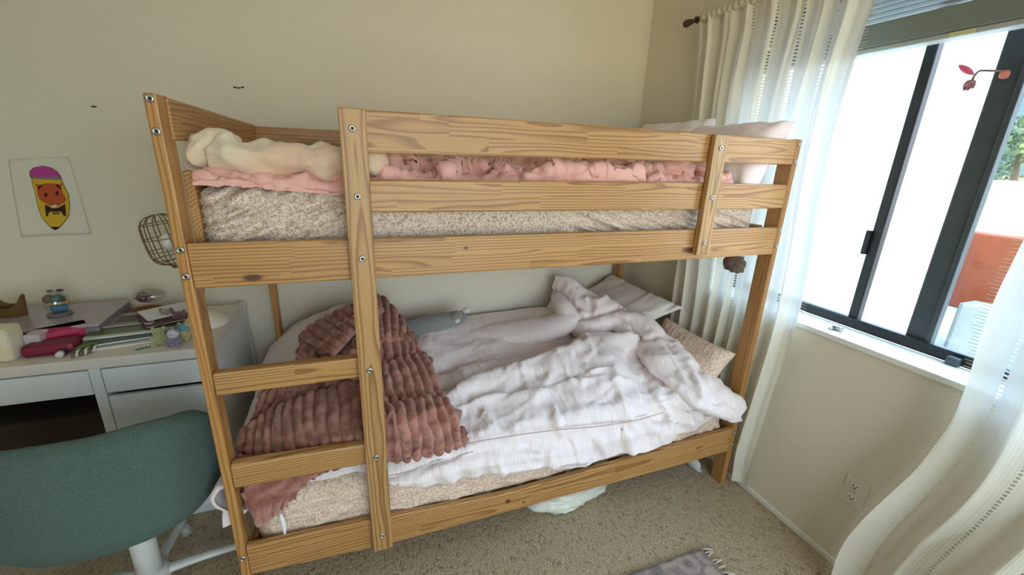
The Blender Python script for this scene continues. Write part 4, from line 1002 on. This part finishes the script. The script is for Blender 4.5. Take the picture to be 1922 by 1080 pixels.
# green claw clip with cream teeth
cl = thing('hair_claw', D(165, 668), 'green and cream hair claw lying at the front edge of the desk', 'hair clip')
b0, b1 = D(140, 668), D(188, 655); dv = (b1 - b0)
mesh('spine', *tubeV(catmull([b0 + [0, .01, .012], (b0 + b1) / 2 + [0, .012, .022], b1 + [0, .01, .012]], 14), [(.008, .012)] * 14, 12), simple('olive_green_acrylic', (74, 92, 50), .3, noise=.3, nscale=60), cl)
for k in range(6):
    p = b0 + dv * (k + .5) / 6; mesh('tooth', *tubeV([p + [0, .006, .018], p + [0, -.018, .016], p + [.002, -.030, .003]], [.0042, .0045, .003], 8), simple('cream_acrylic' if k % 2 else 'olive_acrylic', (214, 204, 184) if k % 2 else (80, 98, 58), .35), cl)
# snow-globe style toy on the case
sg = thing('toy_globe', (-.71, .885, z0 + .062), 'clear toy globe with a blue and orange figure standing on the lilac case', 'toy')
gc = P3(106, 569, 'z', z0 + .062 + .050); s = (.037, .04, .046)
mesh('dome', *ballV(gc, s, 32, 20), CLEAR, sg)
mesh('foot', *latheV([(.036, 0), (.036, .008), (.028, .014)], 28, (gc[0], gc[1], z0 + .062)), simple('grey_toy_base', (110, 100, 100), .5), sg)
FB = simple('toy_blue', (52, 132, 176), .5); 
mesh('figure_body', *ballV(gc + [.006, -.004, -.016], (.026, .022, .020), 20, 12), FB, sg)
mesh('figure_shirt', *ballV(gc + [.008, -.004, .012], (.024, .020, .024), 20, 12), simple('toy_teal', (24, 96, 92), .5), sg)
mesh('figure_belt', *tubeV([gc + np.array([.008 + .0255 * math.cos(a), -.004 + .0215 * math.sin(a), .003]) for a in np.linspace(0, 2 * PI, 24, endpoint=False)], (.0040), 8, closed=True), simple('toy_orange', (232, 168, 74), .5), sg)
mesh('figure_head', *ballV(gc + [-.020, .0, .016], (.017, .016, .018), 18, 10, nz=.15), simple('toy_brown', (104, 70, 60), .6), sg)
mesh('ribbon', *ballV(gc + [.020, .0, .050], (.012, .006, .006), 14, 8, nz=.2), simple('toy_plum', (96, 62, 76), .6), sg)
mesh('ribbon', *ballV(gc + [-.010, .0, .049], (.010, .008, .005), 14, 8, nz=.2), simple('toy_taupe', (112, 92, 84), .6), sg)
# small felt crown
cr = P3(26, 592, 'z', z0 + .063); n = 60
a = np.linspace(0, 2 * PI, n, endpoint=False); hs = .018 + .045 * np.abs(np.cos(a * 1.0)) ** 3 * 1.0
g = G(); zlow = DZ + .063
rows = []
for tt in np.linspace(0, 1, 8): rows.append(np.stack([cr[0] + (.040 + .006 * tt) * np.cos(a), cr[1] + (.026 + .004 * tt) * np.sin(a), zlow + .0 + tt * (hs + .02)], 1))
V = np.vstack(rows); Vi = np.vstack([np.stack([cr[0] + (r_[:, 0] - cr[0]) * .9, cr[1] + (r_[:, 1] - cr[1]) * .9, r_[:, 2]], 1) for r_ in rows])
g.add(V, gridF(8, n, 0, True)); g.add(Vi, gridF(8, n, 0, True, flip=True))
tag(g.make('crown_ornament', simple('bronze_felt', (112, 84, 40), .8, noise=.2, nscale=50)), 'small bronze coloured toy crown standing on the left end of the lilac case', 'crown')
# books and papers
def book(name, c, sx_, sy_, zb_, h, ang, cover, lab, pages=True, tilt=0.0):
    r = thing(name, (c[0], c[1], z0 + zb_), lab, 'book' if name != 'paper_sheet' else 'paper', None)
    Rm = rotz(ang) @ rotx(tilt)
    def p(nm, x0, x1, y0, y1, a0, a1, mt, rr=.0008):
        V, F = rbox(x0, x1, y0, y1, a0, a1, r=rr); return mesh(nm, V @ Rm.T + np.array([c[0], c[1], z0 + zb_]), F, mt, r, False)
    cv = p('cover', -sx_, sx_, -sy_, sy_, h - .0015, h, cover); p('cover', -sx_, sx_, -sy_, sy_, 0, .0015, cover)
    p('spine', -sx_, -sx_ + .002, -sy_, sy_, .0, h, cover); p('pages', -sx_ + .003, sx_ - .003, -sy_ + .003, sy_ - .003, .0016, h - .0016, simple('book_pages', (226, 224, 210), .8))
    return r, p
CV = lambda nm, c, n_=.0: simple(nm, c, .35, noise=n_, nscale=14)
book('book', (-.435, .705), .130, .085, .000, .010, .16, CV('cover_white_board', (206, 204, 198)), 'thin pale book at the very bottom of the stack on the desk')
book('book', (-.415, .730), .125, .085, .0105, .010, .22, CV('cover_teal_dark', (64, 96, 92)), 'dark teal book second from the bottom of the desk stack')
r_, p_ = book('book', (-.430, .765), .135, .088, .021, .012, .13, CV('cover_green_photo', (96, 112, 84), .5), 'book with a green leafy photo cover in the middle of the desk stack')
p_('cover_border', -.133, .133, -.087, -.078, .0121, .0127, simple('cover_border_cream', (214, 214, 192), .5), .0001)
r_, p_ = book('magazine', (-.435, .835), .110, .075, .034, .006, .10, CV('cover_grey_photo', (150, 142, 132), .15), 'grey magazine with two dark pictures on top of the desk stack')
for x0_, x1_ in ((-.075, -.012), (-.004, .050)): p_('picture', x0_, x1_, -.045, .035, .0061, .0067, simple('picture_dark_olive', (62, 64, 54), .4, noise=.4, nscale=30), .0001)
# tilted slim book leaning on the stack
book('book', (-.335, .800), .090, .070, .044, .007, .55, CV('cover_burgundy', (72, 26, 34)), 'burgundy backed booklet lying askew on the right of the stack', tilt=.10)
book('book', (-.345, .835), .085, .055, .056, .005, .62, CV('cover_white_gloss', (226, 230, 230)), 'narrow white booklet on top of the burgundy one', tilt=.10)
# glass bowl with purple beads on an orange brown dish
bw = thing('glass_bowl', (-.475, .955, z0 + .03), 'clear round bowl of purple bead loops at the back of the desk', 'bowl')
bc = P3(275, 557, 'y', .955)
mesh('bowl', *ballV(bc + [.012, 0, .004], (.058, .045, .030), 36, 16), CLEAR, bw)
for k in range(7):
    a = np.linspace(0, 2 * PI, 30, endpoint=False); Rr = rotx(.4 + k * .5) @ rotz(k); c_ = bc + [-.012 + .010 * math.cos(k * 2), .006 * math.sin(k), -.004 + .004 * math.sin(k * 1.7)]
    tag(mesh('bead_loop', *tubeV([c_ + Rr @ np.array([.020 * math.cos(q), .016 * math.sin(q), 0]) for q in a], .0022, 6, closed=True), simple('plum_beads', (98, 36, 62) if k % 2 else (132, 60, 96), .3)), 'plum coloured bead loop tangled inside the clear bowl', 'bracelet', 'bead loops in the clear bowl')
tag(mesh('wooden_dish', *latheV([(.030, 0), (.052, .010), (.066, .030), (.063, .031), (.048, .013), (.01, .006)], 40, (-.468, .955, z0)), simple('orange_brown_wood', (132, 86, 48), .5, noise=.3, nscale=20)), 'orange brown dish under the clear bowl', 'dish')
tag(mesh('hair_band', *tubeV([(-.50 + .10 * math.cos(a), .93 + .05 * math.sin(a), z0 + .008) for a in np.linspace(.6, 3.3, 30)], .005, 8), simple('dark_braid', (64, 54, 42), .8)), 'dark curved hair band behind the books', 'hair band')
# soft toys at the right end
def toy(name, u, v, sc, c1, lab, c2=None, seed=0, ang=0.0):
    c = D(u, v); r = thing(name, c, lab, 'soft toy', None); mt = fuzzy(name + '_plush_%d' % seed, c1, tuple(max(0, x - 16) for x in c1), 40, 400, .003); mt2 = fuzzy(name + '_accent_%d' % seed, c2 or c1, c2 or c1, 40, 400, .003)
    g = G(); g.add(*ballV(c + np.array([0, 0, .024]) * sc, np.array([.026, .024, .026]) * sc, 24, 14, nz=.1, seed=seed))
    for sx_ in (-1, 1): g.add(*ballV(c + rotz(ang) @ np.array([sx_ * .022, -.016, .009]) * sc, np.array([.010, .014, .009]) * sc, 12, 8)); g.add(*ballV(c + rotz(ang) @ np.array([sx_ * .026, -.004, .032]) * sc, np.array([.013, .008, .007]) * sc, 12, 8))
    g.make('body', mt, r); hc = c + np.array([0, -.004, .058]) * sc
    h = mesh('head', *ballV(hc, np.array([.024, .022, .020]) * sc, 24, 14, nz=.06, seed=seed), mt2 if c2 else mt, r)
    for sx_ in (-1, 1):
        mesh('ear', *ballV(hc + rotz(ang) @ np.array([sx_ * .018, .004, .016]) * sc, np.array([.008, .005, .009]) * sc, 12, 8), mt, h)
        mesh('eye', *ballV(hc + rotz(ang) @ np.array([sx_ * .008, -.021, .003]) * sc, .0022 * sc, 8, 6), PLBLK, h)
    return r
toy('soft_toy', 304, 646, .85, (176, 178, 130), 'yellow green soft toy at the front of the soft toys on the desk', seed=1, ang=.2)
toy('soft_toy', 330, 648, .80, (138, 134, 160), 'lilac grey soft toy with a pale face beside the wooden post', (206, 200, 210), 2, -.3)
toy('soft_toy', 348, 636, .80, (190, 186, 128), 'pale yellow soft toy half hidden behind the post', (90, 156, 160), 3, -.4)
toy('soft_toy', 286, 628, .65, (150, 152, 150), 'small grey soft toy nearest the book stack', (176, 156, 152), 4, .5)
toy('soft_toy', 318, 612, .95, (122, 124, 112), 'dark olive grey soft toy behind the other soft toys', (150, 140, 132), 5, 0)
toy('soft_toy', 342, 616, .95, (128, 96, 98), 'brownish plum soft toy at the back next to the post', (110, 74, 84), 6, .2)
pn = thing('pen', D(262, 645), 'teal pen lying in front of the books', 'pen')
pa, pb = D(225, 650) + [0, 0, .005], D(288, 636) + [0, 0, .005]
mesh('barrel', *tubeV([pa, pa + (pb - pa) * .7], .005, 12), simple('teal_pen', (84, 132, 122), .4), pn); mesh('cap', *tubeV([pa + (pb - pa) * .7, pb], .006, 12), simple('teal_pen_cap', (70, 110, 104), .4), pn)
gm = thing('jewelled_hair_clip', D(268, 655), 'small green hair clip with three clear gems', 'hair clip')
mesh('clip_bar', *tubeV([D(255, 658) + [0, 0, .003], D(282, 652) + [0, 0, .003]], .0028, 8), simple('green_enamel', (60, 120, 84), .3), gm)
for u in (259, 271, 278): mesh('gem', *ballV(D(u, 656 - (u - 259) * .25) + [0, 0, .006], .0036, 10, 6), simple('gem_white', (236, 244, 238), .08), gm)

# ---------------------------------------------------------------- drawing on the wall
dw = thing('child_drawing', (-.76, Y1 - .003, 1.24), 'child\'s pencil shaped colour drawing of an orange cat on white paper taped to the wall', 'drawing')
def wq(u, v, off): p = hit(u, v, 'y', Y1 - off); return p
def flat(name, pts, off, th, mat, par):
    P = np.array([wq(u, v, off) for u, v in pts]); k = len(P); Bk = P + np.array([0, th, 0])
    return mesh(name, np.vstack([P, Bk]), [tuple(range(k)), tuple(range(2 * k - 1, k - 1, -1))] + [(j, j + k, (j + 1) % k + k, (j + 1) % k) for j in range(k)], mat, par, False)
pc = np.array([[wq(15, 300, .004), wq(60, 297, .007), wq(128, 295, .006)], [wq(26, 370, .003), wq(80, 372, .005), wq(150, 368, .006)], [wq(40, 446, .006), wq(100, 442, .003), wq(170, 440, .010)]])
mesh('paper_sheet', *slab(patch(pc, 20, 20), .0006), simple('drawing_paper', (218, 214, 198), .8), dw)
def curvepts(P, n=60):
    P = list(P); Q_ = P[-2:] + P + P[:3]; t = np.linspace(2, len(P) + 2, n, endpoint=False); Qa = np.array(Q_, float); i = t.astype(int); f = (t - i)[:, None]
    a, b, c, d = Qa[i - 1], Qa[i], Qa[i + 1], Qa[np.minimum(i + 2, len(Qa) - 1)]
    return .5 * (2 * b + (c - a) * f + (2 * a - 5 * b + 4 * c - d) * f * f + (3 * b - a - 3 * c + d) * f ** 3)
body = [(60, 334), (61, 345), (66, 362), (70, 382), (76, 402), (84, 415), (98, 429), (108, 429), (120, 417), (129, 404), (130, 382), (128, 366), (121, 352), (113, 335)]
grow = lambda P, k: [((u - np.mean([p[0] for p in P])) * k + np.mean([p[0] for p in P]), (v - np.mean([p[1] for p in P])) * k + np.mean([p[1] for p in P])) for u, v in P]
flat('pencil_outline', grow(body, 1.035), .0082, .0004, simple('crayon_dark_olive', (74, 66, 20), .8), dw)
flat('pencil_body', body, .0088, .0004, simple('crayon_yellow', (204, 168, 40), .8, noise=.12, nscale=60), dw)
er = [(57, 330), (57, 322), (64, 315), (80, 312), (95, 315), (106, 322), (113, 332), (113, 335), (60, 334)]
flat('eraser_outline', grow(er, 1.06), .0089, .0004, simple('crayon_dark_plum', (92, 32, 80), .8), dw)
flat('eraser', er, .0095, .0004, simple('crayon_magenta', (176, 62, 140), .8, noise=.12, nscale=60), dw)
flat('ferrule', [(60, 332), (113, 333), (113, 338), (60, 336)], .0099, .0003, simple('crayon_grey', (132, 122, 110), .8), dw)
flat('pencil_tip', [(95, 426), (111, 426), (104, 433)], .0098, .0004, simple('crayon_black', (24, 16, 18), .8), dw)
OR = simple('crayon_orange', (176, 78, 36), .8, noise=.18, nscale=60)
flat('cat_face', curvepts([(70, 356), (78, 347), (92, 344), (106, 346), (114, 354), (120, 366), (124, 376), (116, 383), (102, 389), (88, 383), (74, 374)]), .0098, .0004, OR, dw)
flat('cat_ear', [(66, 346), (80, 347), (72, 356)], .0098, .0004, OR, dw); flat('cat_ear', [(104, 347), (117, 344), (114, 356)], .0098, .0004, OR, dw)
BK = simple('crayon_brown_black', (44, 20, 18), .8)
for u, v in ((86, 366), (107, 363)): flat('cat_eye', [(u + 3.0 * math.cos(q), v + 4.0 * math.sin(q)) for q in np.linspace(0, 2 * PI, 16, endpoint=False)], .0104, .0003, BK, dw)
flat('dark_stool', [(84, 384), (90, 387), (97, 391), (110, 390), (116, 386), (122, 383), (124, 406), (119, 405), (116, 399), (114, 397), (93, 398), (91, 400), (90, 407), (86, 405)], .0104, .0003, BK, dw)
flat('white_bib', [(97, 386), (106, 384), (107, 389), (98, 391)], .0109, .0003, simple('crayon_white', (214, 196, 184), .8), dw)
flat('small_mark', [(98, 399), (111, 398), (112, 402), (99, 403)], .0104, .0003, simple('crayon_dark_yellow', (110, 84, 26), .8), dw)
# nails / scuffs on the wall
for (u, v, n_) in ((176, 200, 1), (448, 164, 3)):
    g = G()
    for k in range(n_): 
        c = wq(u + (k - (n_ - 1) / 2) * 7, v + (k % 2), .001); g.add(*ballV(c, (.006 if n_ > 1 else .009, .003, .0035), 10, 6, nz=.3))
    tag(g.make('plaster_anchor' if n_ > 1 else 'nail', simple('dark_nail_%d' % n_, (62, 50, 40), .6)), 'small dark nail in the back wall above the drawing' if n_ == 1 else 'dark scuffed wall anchor above the bunk bed on the back wall', 'nail' if n_ == 1 else 'wall anchor')

# ================================================================ swivel chair
ch = thing('swivel_chair', (-.305, .19, 0), 'teal boucle swivel tub chair on a white five star base', 'chair')
cx, cy = -.335, .215; aX, aY = .292, .255
def shellpt(th, rf, z, inset=0.0):
    ex = 2.35; c, s = math.cos(th), math.sin(th); k = (abs(c) ** ex + abs(s) ** ex) ** (-1 / ex)
    return np.array([cx + (aX - inset) * rf * k * c, cy + (aY - inset) * rf * k * s, z])
n = 96; rows_o = []; rows_i = []
def rim(th):   # th = -90deg is the back of the chair
    d = abs((math.degrees(th) + 90 + 180) % 360 - 180)
    return .775 - .035 * smooth(30, 75, d) - .17 * smooth(60, 118, d) - .10 * smooth(112, 150, d)
prof = [(.02, .348), (.30, .350), (.52, .358), (.70, .374), (.84, .402), (.93, .44), (.975, .485)]
ths = np.arange(n) * 2 * PI / n
for rf, z in prof: rows_o.append([shellpt(t, rf, z) for t in ths])
for q in np.linspace(.12, 1, 14): rows_o.append([shellpt(t, .98 + .035 * math.sin(q * PI * .6), .48 + (rim(t) - .015 - .48) * q) for t in ths])
for a in (30, 60, 90, 120, 150, 180): rows_o.append([shellpt(t, 1.0, rim(t) - .022 + .022 * math.sin(math.radians(a)), .022 - .022 * math.cos(math.radians(a))) for t in ths])
for q in np.linspace(.1, 1, 10): rows_o.append([shellpt(t, .985, rim(t) - .022 + (.45 - rim(t) + .022) * q, .046 + .012 * q) for t in ths])
rows_o.append([shellpt(t, .4, .445) for t in ths]); rows_o.append([shellpt(t, .02, .445) for t in ths])
V = np.array(rows_o); V = V + .0025 * fbm(V[..., 0] * 9, V[..., 1] * 9, V[..., 2] * 9, seed=2)[..., None]
k = len(rows_o); mesh('seat_shell', V.reshape(-1, 3), gridF(k, n, 0, True, flip=False) + [tuple(range(n - 1, -1, -1)), tuple((k - 1) * n + j for j in range(n))], TEAL, ch)
rows = []
for rf, z in [(.02, .45), (.80, .45), (.86, .46), (.87, .475), (.84, .492), (.6, .502), (.02, .506)]: rows.append([shellpt(t, rf, z) for t in ths])
mesh('seat_cushion', np.array(rows).reshape(-1, 3), gridF(len(rows), n, 0, True), TEAL, ch)
hx, hy = -.305, .192
mesh('gas_collar', *latheV([(.030, .29), (.030, .352)], 28, (hx, hy, 0)), PLBLK, ch)
mesh('column', *latheV([(.034, .10), (.034, .313), (.030, .315)], 36, (hx, hy, 0)), WHITEM, ch)
mesh('hub', *latheV([(.045, .085), (.050, .095), (.048, .125), (.036, .135)], 36, (hx, hy, 0)), WHITEM, ch)
for k in range(5):
    a = math.radians(18 + 72 * k); d = np.array([math.cos(a), math.sin(a), 0]); c0 = np.array([hx, hy, .112]); c1 = np.array([hx, hy, .072]) + d * .265
    mesh('leg', *tubeV(catmull([c0 + d * .03, c0 + d * .12 + [0, 0, -.012], c1], 12), [(.020 - .007 * q, .014 - .004 * q) for q in np.linspace(0, 1, 12)], 14), WHITEM, ch)
    w = c1 + np.array([0, 0, -.044]); cs_ = mesh('caster', *latheV([(.010, -.016), (.024, -.014), (.027, -.004), (.027, .004), (.024, .014), (.010, .016)], 24, w, R=rotz(a + .7) @ rotx(PI / 2)), simple('caster_grey', (176, 176, 172), .5), ch)
    mesh('caster_stem', *tubeV([w + [0, 0, .02], c1 + [0, 0, .0]], .006, 8), METAL, cs_)

# ================================================================ odds and ends on the floor
bg = np.array([1.20, .19, 0])
V, F = ballV((0, 0, 0), 1.0, 60, 36)
rr = 1 + .16 * fbm(V[:, 0] * 1.6 + 4, V[:, 1] * 1.6, V[:, 2] * 1.6, seed=9) + .07 * ridged(V[:, 0] * 4, V[:, 1] * 4 + V[:, 2] * 2, seed=11)
V = V * rr[:, None] * np.array([.20, .13, .055]); V[:, 2] = np.maximum(V[:, 2] + .048, .002)
tag(mesh('plastic_bag', V + bg, F, simple('pale_plastic_film', (222, 226, 214), .3, noise=.06)), 'pale crumpled plastic bag on the carpet under the bunk bed', 'bag')
sl = thing('sneaker', (1.93, .13, 0), 'small white shoe lying on the carpet beside the right bed post', 'shoe')
c = np.array([1.925, .15, 0]); mesh('sole', *ballV(c + [0, 0, .010], (.022, .06, .010), 24, 8), simple('shoe_sole', (200, 196, 186), .6), sl)
mesh('upper', *ballV(c + [0, .005, .030], (.020, .052, .024), 24, 12, nz=.15), simple('shoe_upper', (226, 224, 218), .7), sl)
# ================================================================ outside
def struct2(o): o['kind'] = 'structure'; return o
STUC = simple('white_stucco', (188, 190, 188), .9, bump=.4, bscale=30, bd=.01)
gr = box('ground', 2.35, 40, -20, 30, -.5, -.32, simple('pale_concrete_ground', (196, 194, 186), .9, noise=.08, nscale=2), None, 0); struct2(gr)
h1 = thing('neighbour_house', (7, 6, -.32), 'white stucco house wall glaring in the sun right outside the window', 'house')
def prism(nm, base, z0_, z1_, mt, par):
    k = len(base); return mesh(nm, [(x, y, z0_) for x, y in base] + [(x, y, z1_) for x, y in base], [tuple(range(k - 1, -1, -1)), tuple(range(k, 2 * k))] + [(j, (j + 1) % k, k + (j + 1) % k, k + j) for j in range(k)], mt, par, False)
prism('wall', [(6.0, 1.07), (9.0, 2.42), (9.0, 14), (6.0, 14)], -.32, 3.1, STUC, h1); prism('eave', [(5.8, 1.02), (9.2, 2.5), (9.2, 14), (5.8, 14)], 3.1, 3.3, STUC, h1)
tag(box('retaining_wall', 6.2, 6.498, -6, 1.06, -.32, .20, simple('grey_concrete_block', (112, 120, 118), .9, noise=.1, nscale=4), None, .02), 'low pale grey garden wall outside the window', 'wall')
tag(box('paved_step', 6.5, 7.98, -6, 1.05, -.32, .03, simple('sunlit_paving', (128, 134, 130), .9, noise=.08, nscale=5), None, .02), 'pale paved terrace beyond the low grey garden wall', 'terrace')
tag(box('garden_wall', 8.2, 8.5, -6, 6, -.32, .72, simple('terracotta_stucco', (150, 74, 44), .9, noise=.15, nscale=5), None, .02), 'terracotta orange garden wall outside the window', 'wall')
h2 = thing('far_house', (15, 4, -.32), 'small pale sunlit house behind the orange garden wall', 'house')
box('wall', 14, 17, 3.4, 9, -.32, .95, STUC, h2, .02); 
V = np.array([(13.8, 3.2, .95), (17.2, 3.2, .95), (17.2, 9.2, .95), (13.8, 9.2, .95), (15.5, 3.2, 1.35), (15.5, 9.2, 1.35)]); mesh('roof', V, [(0, 1, 4), (2, 3, 5), (0, 4, 5, 3), (1, 2, 5, 4), (0, 3, 2, 1)], simple('pale_roof', (220, 214, 196), .9), h2, False)
def tree(x, y, zc, r, col, lab, seed):
    t = thing('garden_tree', (x, y, -.32), lab, 'tree'); r3 = np.random.default_rng(seed)
    mesh('trunk', *tubeV([(x, y, -.32), (x + .1, y, zc * .5), (x, y + .1, zc)], [.16, .12, .06], 12), simple('bark_%d' % seed, (110, 92, 72), .9), t)
    N_ = 2600; D_ = r3.normal(size=(N_, 3)); D_ /= np.linalg.norm(D_, axis=1, keepdims=True); cl_ = r3.normal(size=(14, 3)) * .5 * np.array(r)
    ci = r3.integers(0, 14, N_); P = np.array([x, y, zc]) + cl_[ci] + D_ * np.array(r) * .42 * r3.random((N_, 1)) ** .4
    V = []; F = []
    for i in range(N_):
        a = r3.normal(size=3); a /= np.linalg.norm(a); b = np.cross(a, r3.normal(size=3)); b /= np.linalg.norm(b); s = .09 + .06 * r3.random()
        V += [P[i] - a * s, P[i] + b * s * .5, P[i] + a * s, P[i] - b * s * .5]; F.append((4 * i, 4 * i + 1, 4 * i + 2, 4 * i + 3))
    mesh('foliage', V, F, simple('leaves_%d' % seed, col, .7, noise=.3, nscale=2), t, False)
tree(24.5, 7.9, 2.6, (1.8, 2.2, 1.4), (84, 98, 58), 'rounded green tree behind the small pale house outside', 1)
tree(19, 3.6, 1.9, (1.4, 1.6, 1.3), (104, 112, 56), 'yellow green tree outside the window next to the curtain edge', 2)
tree(33, 12.5, 2.6, (2.0, 3.0, 1.6), (78, 96, 74), 'distant bluish green tree beyond the rounded one', 3)

# ================================================================ light and camera
wd = bpy.data.worlds.new('sky'); bpy.context.scene.world = wd; wd.use_nodes = True; nt = wd.node_tree; nt.nodes.clear()
ow = nt.nodes.new('ShaderNodeOutputWorld'); bgn = nt.nodes.new('ShaderNodeBackground'); nt.links.new(bgn.outputs[0], ow.inputs[0])
wm = M.__new__(M); wm.t = nt
sp = wm.n('ShaderNodeSeparateXYZ', ins={0: wm.n('ShaderNodeTexCoord').outputs['Generated']})
up = wm.ramp(sp.outputs[2], [(0, (.34, .57, .66, 1)), (.12, (.40, .62, .74, 1)), (.40, (3.6, 5.6, 8.2, 1)), (1, (3.6, 5.6, 8.4, 1))])   # sky: pale at the horizon, bright above
fill_side = wm.n('ShaderNodeMapRange', ins={0: sp.outputs[1], 1: -.15, 2: -.8, 3: 0.0, 4: 1.0}).outputs[0]                        # sky brightened behind the viewer as added fill
up = wm.mix(fill_side, up, FILL_SKY)
dn = wm.mix(fill_side, (.8, .74, .56, 1), FILL_GROUND)                                                                              # sunlit dry ground, brightened behind the viewer as added fill
low = wm.math('LESS_THAN', sp.outputs[2], 0.0)
nt.links.new(wm.mix(low, up, dn), bgn.inputs['Color']); bgn.inputs['Strength'].default_value = 1.0
sd = bpy.data.lights.new('sun', 'SUN'); sd.energy = SUN; sd.angle = .01; sd.color = (1, .95, .87)
so = bpy.data.objects.new('sun', sd); C.objects.link(so); so.rotation_euler = Vector((-.62, .15, .77)).to_track_quat('Z', 'Y').to_euler()
for nm, loc, rot, sx_, sy_ in (('window_daylight', (2.27, (WY0 + WY1) / 2, (WZ0 + WZ1) / 2), (0, math.radians(90), 0), WZ1 - WZ0, WY1 - WY0), ('fill_window_portal', ((FX0 + FX1) / 2, Y0 - .12, (FZ0 + FZ1) / 2), (math.radians(90), 0, 0), FX1 - FX0, FZ1 - FZ0)):  # second portal serves the added fill window
    ld = bpy.data.lights.new(nm, 'AREA'); ld.shape = 'RECTANGLE'; ld.size = sx_; ld.size_y = sy_; ld.cycles.is_portal = True
    lo = bpy.data.objects.new(nm, ld); C.objects.link(lo); lo.location = loc; lo.rotation_euler = rot
cd = bpy.data.cameras.new('camera'); cd.sensor_fit = 'HORIZONTAL'; cd.sensor_width = 36; cd.lens = FPX / 1922 * 36; cd.clip_start = .05
co = bpy.data.objects.new('camera', cd); C.objects.link(co)
Rb = np.stack([RC[0], -RC[1], -RC[2]], 1); Mx = Matrix(Rb.tolist()).to_4x4(); Mx.translation = Vector(CAM); co.matrix_world = Mx
sc = bpy.context.scene; sc.camera = co
sc.view_settings.view_transform = 'Standard'; sc.view_settings.look = 'None'; sc.view_settings.gamma = 1; sc.view_settings.use_curve_mapping = False
sc.view_settings.exposure = EXPO
sc.cycles.use_denoising = True; sc.cycles.max_bounces = 10; sc.cycles.diffuse_bounces = 6; sc.cycles.transparent_max_bounces = 16; sc.cycles.sample_clamp_indirect = 8
sc.cycles.caustics_reflective = False; sc.cycles.caustics_refractive = False
